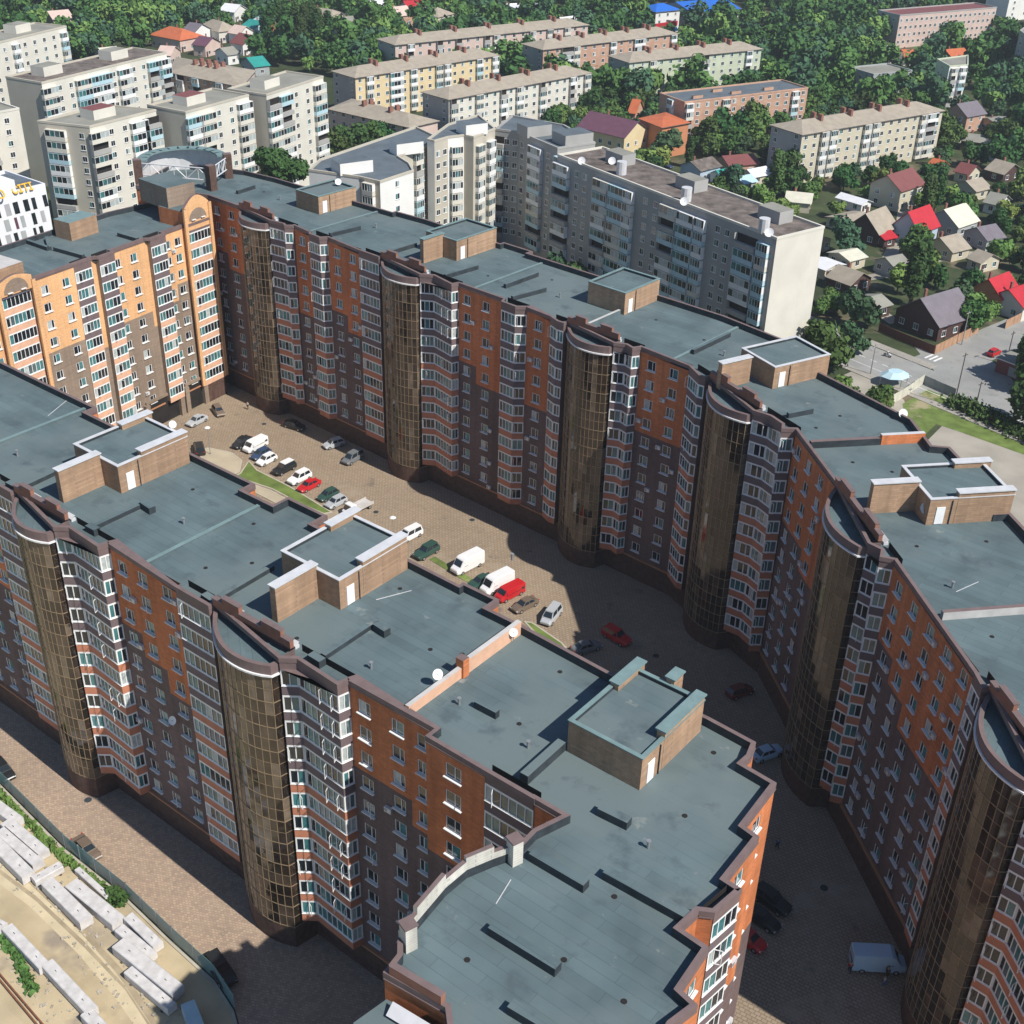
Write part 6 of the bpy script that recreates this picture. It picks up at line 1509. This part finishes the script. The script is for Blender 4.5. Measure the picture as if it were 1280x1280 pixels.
for base, top, mm, lab in [
 ((1192, 509), (1208, 441), woodp, 'tall dark pole at the corner of the grey roadside fence'),
 ((1219, 511), (1226, 477), woodp, 'short dark pole between the fence and the main road'),
 ((1088, 468), (1095, 430), polem, 'grey lamp pole at the top end of the main road'),
 ((1202, 431), (1209, 388), polem, 'pale pole in front of the bright green tree'),
 ((1257, 456), (1266, 414), woodp, 'dark pole by the brown kiosk at the side road')]:
    h = up(base, top); p = at(*base); r = thing('utility_pole', lab, 'utility pole', (*p, 0), 0, 'poles by the main road'); PT.append((p, h))
    b = MB(); b.tube((0, 0, 0), (0, 0, h), .14, 8, 0, .09); b.build('pole', [mm], r)
    b = MB(); b.bar((-.8*rn[0], -.8*rn[1]), (.8*rn[0], .8*rn[1]), .1, h-.6, h-.45, 0); b.build('crossarm', [mm], r)
def fence_run(name, pts, h, mm, lab, pw=2.2, post=None, z0=0.0, th=0.06, group=None, alpha=False, cap=None):
    r = thing(name, lab, 'fence', (0, 0, 0), 0, group)
    for a, b_ in zip(pts[:-1], pts[1:]):
        L = ln(sub(b_, a)); n = max(1, round(L/pw)); d = unit(sub(b_, a))
        for i in range(n):
            u, v = add(a, d, L*i/n+.07), add(a, d, L*(i+1)/n-.07); pb = MB(); pb.bar(u, v, th, z0+.06, z0+h*rnd.uniform(.97, 1.0), 0); pb.build('panel', [mm], r)
        for i in range(n+1):
            u = add(a, d, L*i/n); pb = MB(); pb.box(*u, z0, z0+h+.08, .12, .12, math.atan2(d[1], d[0])); pb.build('post', [post or mm], r)
    return r
woodf = brickmat('tan_board_fence', (0.48, 0.29, 0.18), (0.40, 0.24, 0.15), (0.2, 0.12, 0.08), 0.3, 4, ms=.02, noise=.15, nscale=.6)
fence_run('wooden_fence', px([(1168, 443), (1222, 416)]), 2.2, woodf, 'tan board fence in front of the slate violet house', 1.9)
fence_run('wooden_fence', px([(1256, 411), (1300, 390)]), 2.2, woodf, 'tan board fence below the red-roofed house at the right edge', 1.9)
fence_run('wooden_fence', px([(1098, 414), (1130, 428), (1167, 443)]), 2.0, mat('dark_red_boards', (0.13, 0.05, 0.04), .85, .2, 2.), 'dark red fence along the upper side of the main road', 2.4)
fence_run('concrete_fence', px([(1113, 507), (1134, 494), (1154, 480)]), 2.2, mat('cream_concrete', (0.56, 0.54, 0.45), .9, .1), 'cream concrete panel fence between the lawn and the road', 2.6)
fence_run('metal_fence', px([(1154, 480), (1193, 497)]), 2.0, mat('grey_sheet', (0.22, 0.25, 0.27), .6, .1), 'grey sheet fence at the lawn corner beside the road', 2.4)
fence_run('railing', px([(1196, 499), (1300, 546)]), 1.1, mat('railing_grey', (0.16, 0.17, 0.17), .6, .1), 'low dark railing between the hedge and the road', 3.0, th=0.04)
fence_run('wooden_fence', px([(1140, 300), (1165, 292), (1172, 298)]), 1.7, woodf, 'short light fence under the red mansard house', 2.2)
tm_ = bpy.data.materials.new('teal_netting'); tm_.use_nodes = True; _p = tm_.node_tree.nodes['Principled BSDF']; _p.inputs['Base Color'].default_value = (0.20, 0.36, 0.36, 1); _p.inputs['Alpha'].default_value = 0.62; _p.inputs['Roughness'].default_value = .7
fence_run('site_fence', fence[1:7], 2.3, tm_, 'teal netting fence between the pink-paved street and the sandy yard', 2.9, M['metal'], th=0.03)
kb_ = MB()
for a, b_ in zip(fence[:-1], fence[1:]):
    off = unit((-0.6, -0.8)); kb_.bar(add(a, off, 0.35), add(b_, off, 0.35), .3, 0, .16, 0)
struct(kb_.build('kerb', [kb]))
# ------------------------------------------------------------------ concrete beams in the yard
bm_ = mat('precast_concrete', (0.58, 0.56, 0.55), .85, .16, 1.1, bump=.15)
BE = [((30, 262), (215, 420), 1.5, 1.25, 'top-left wide concrete beam of the upper stack'), ((0, 305), (190, 470), 1.4, 1.25, 'middle concrete beam of the upper left stack'), ((-60, 330), (140, 530), 1.5, 1.3, 'concrete beam of the upper left stack nearest the sand track'),
 ((165, 555), (305, 478), 1.1, 1.0, 'short concrete beam lying across the ends of the upper stack'), ((235, 560), (430, 755), 1.5, 1.35, 'clean white beam below the cross-laid one, beside the track'), ((355, 570), (590, 760), 1.6, 1.3, 'long concrete beam right of the clean white one'),
 ((385, 500), (540, 640), .7, .8, 'thin concrete beam against the site fence'), ((640, 735), (790, 880), 1.2, 1.2, 'short concrete beam beside the fence, upper of the lower group'), ((595, 795), (760, 935), 1.2, 1.1, 'greyish concrete beam tucked behind the longest one'),
 ((590, 870), (890, 1110), 1.6, 1.35, 'longest concrete beam of the lower group, end in the shadow'), ((640, 1005), (860, 1190), 1.1, 1.1, 'concrete beam in front of the longest one'), ((35, 790), (220, 985), 1.2, 1.2, 'concrete beam on the far side of the track, upper one'),
 ((235, 970), (460, 1210), 1.3, 1.25, 'concrete beam on the far side of the track, middle one'), ((430, 1215), (510, 1300), 1.3, 1.2, 'concrete beam at the bottom edge of the picture'), ((-40, 760), (15, 790), 1.2, 1.2, 'concrete beam end at the left edge beside the track'), ((-60, 150), (90, 260), 1.4, 1.2, 'concrete beam next to the green strip at the left edge')]
for a, b_, w_, h, lab in BE:
    p, q = at(a[0]/4, 960+a[1]/4, h), at(b_[0]/4, 960+b_[1]/4, h); d = unit(sub(q, p)); n = (-d[1], d[0]); L = ln(sub(q, p)); z0 = 0.14
    b = MB(); c = .08
    prof = [(-w_/2, z0), (w_/2, z0), (w_/2, h-c), (w_/2-c, h), (-w_/2+c, h), (-w_/2, h-c)]
    A = [(*add(p, n, y), z) for y, z in prof]; B = [(*add(q, n, y), z) for y, z in prof]
    for i in range(6): b.quad(A[i], B[i], B[(i+1) % 6], A[(i+1) % 6])
    b.poly(A[::-1]); b.poly(B)
    o = b.mesh('concrete_beam', [bm_])
    me = o; cx, cy = (p[0]+q[0])/2, (p[1]+q[1])/2
    for v in me.vertices: v.co.x -= cx; v.co.y -= cy
    oo = thing('concrete_beam', lab, 'concrete beam', (cx, cy, 0), 0, 'concrete beams in the sandy yard'); link('beam', me, oo)
    for t in (.15, .85):
        u = add(add(p, d, L*t), (-cx, -cy)); k = MB(); k.box(*u, 0, z0, .25, w_+.3, math.atan2(d[1], d[0])); k.build('wooden_skid', [woodp], oo)
    for t in (.2, .8):
        u = add(add(p, d, L*t), (-cx, -cy)); k = MB(); k.tube((*add(u, d, -.12), h-.02), (*add(u, d, -.1), h+.14), .02, 4); k.tube((*add(u, d, -.1), h+.14), (*add(u, d, .1), h+.14), .02, 4); k.tube((*add(u, d, .1), h+.14), (*add(u, d, .12), h-.02), .02, 4); k.build('lifting_loop', [tyre], oo)
# rusty rails at the lower left corner
rust = mat('rusty_steel', (0.22, 0.09, 0.05), .8, .2, 2.)
for k, (a, b_) in enumerate((((-10, 1206), (62, 1290)), ((-10, 1213), (56, 1292)))):
    b = MB(); b.tube((*at(*a, .3), .3), (*at(*b_, .3), .3), .09, 6); tag(b.build('steel_pipe', [rust]), ('upper' if k == 0 else 'lower')+' of two rusty pipes in the bottom left corner', 'pipe')
# pale sheet roof of a site hut under the fence end, shaded
p = at(241, 1270, 1.6); r = thing('site_hut', 'pale blue site container in the shadow at the end of the yard', 'container', (*p, 0), -1.05)
r.scale = (.72, .62, .75)
b = MB(); b.prism([(-2.4, -1.1), (2.4, -1.1), (2.4, 1.1), (-2.4, 1.1)], .1, 2.3, 0, 1); b.build('wall', [C['pblue'], C['sky']], r)
b = MB(); b.prism([(-.4, -1.14), (.4, -1.14), (.4, -1.1), (-.4, -1.1)], .15, 2.0, 0); b.build('door', [C['graw']], r)
# canopy, kiosk
p = at(1118, 472, 1.5); r = thing('canopy', 'pale blue faceted canopy near the cream concrete fence', 'canopy', (*p, 0), .3)
b = MB()
P8 = [(3.2*math.cos(a*math.pi/4), 2.6*math.sin(a*math.pi/4)) for a in range(8)]; P4 = [(q[0]*.5, q[1]*.5) for q in P8]
for i in range(8): b.quad((*P8[i], 2.1), (*P8[(i+1) % 8], 2.1), (*P4[(i+1) % 8], 3.0), (*P4[i], 3.0))
b.poly([(*q, 3.0) for q in P4]); b.build('roof', [C['sky']], r)
for i in range(0, 8, 2): k = MB(); k.tube((*P8[i], 0), (*P8[i], 2.1), .07, 6); k.build('post', [M['metal']], r)
p = at(1276, 455, 2.5); r = thing('kiosk', 'brown kiosk with a pale edged roof at the right edge by the side road', 'kiosk', (*p, 0), math.atan2(rd[1], rd[0]))
b = MB(); b.prism([(-4, -2.5), (4, -2.5), (4, 2.5), (-4, 2.5)], 0, 3.0, 0); b.build('wall', [C['maroon']], r)
b = MB(); b.prism([(-4.3, -2.8), (4.3, -2.8), (4.3, 2.8), (-4.3, 2.8)], 3.0, 3.25, 0, 1); b.build('roof', [M['white'], C['tar3']], r)
b = MB(); b.prism([(-1, -2.56), (1, -2.56), (1, -2.5), (-1, -2.5)], .2, 2.2, 0); b.build('shutter', [C['graw']], r)
p = at(1264, 448); 
# small sheds and yard things among the gardens

# rubble and ruts in the sandy yard
b = MB(); rr = random.Random(21)
for i in range(520):
    q = at(rr.uniform(0, 225), 960+rr.uniform(40, 320), 0); c0_ = rr.random()
    if not inpoly(q, px([(0, 1000), (75, 1080), (130, 1130), (225, 1230), (240, 1290), (150, 1290), (60, 1150), (0, 1100)])) and not inpoly(q, px([(0, 1160), (60, 1200), (120, 1290), (50, 1290), (0, 1230)])): continue
    s_ = rr.uniform(.06, .26); b.box(q[0], q[1], 0.0, s_*rr.uniform(.4, .9), s_*rr.uniform(.8, 2.2), s_, rr.random()*3)
tag(b.build('rubble', [mat('broken_concrete', (0.40, 0.36, 0.29), .9, .3, 3.)]), 'scattered broken concrete and planks around the beams in the sandy yard', 'rubble', kind='stuff')
rut = mat('compacted_sand', (0.56, 0.47, 0.31), .95, .12, .5); rut2 = mat('damp_sand', (0.36, 0.29, 0.19), .95, .2, .4)
for k, (o_, wd, mm) in enumerate(((0, 1.1, rut), (9, .8, rut2), (17, 1.0, rut), (-10, .7, rut2))):
    b = MB(); pts = px([(-30, 1060+o_), (40, 1112+o_), (100, 1170+o_), (150, 1225+o_), (200, 1300+o_)]); L1 = []; R1 = []
    for i, q in enumerate(pts):
        d_ = unit(sub(pts[min(i+1, 4)], pts[max(i-1, 0)])); n_ = (-d_[1], d_[0]); ww = wd*(.8+.4*rr.random())/2
        L1.append(add(q, n_, ww)); R1.append(add(q, n_, -ww))
    for i in range(4): b.quad((*R1[i], .014+.003*k), (*R1[i+1], .014+.003*k), (*L1[i+1], .014+.003*k), (*L1[i], .014+.003*k))
    struct(b.build('track', [mm]))
# litter bins and manhole covers in the courtyard
for (x, y, lab) in ((470, 640, 'round manhole cover on the sunny courtyard paving, left of centre'), (590, 650, 'round manhole cover on the courtyard paving near the shadow edge'), (330, 530, 'round manhole cover between the parked row and the rear building'), (820, 820, 'round manhole cover in the shaded part of the courtyard'), (1030, 1110, 'round manhole cover in the dark passage near the near wing'), (110, 1000, 'round manhole cover in the pink-paved street')):
    q = at(x, y); b = MB(); b.cyl(q[0], q[1], 0.0, 0.03, .45, 14, 0); tag(b.build('manhole_cover', [M['membrane']]), lab, 'manhole cover', 'manhole covers')
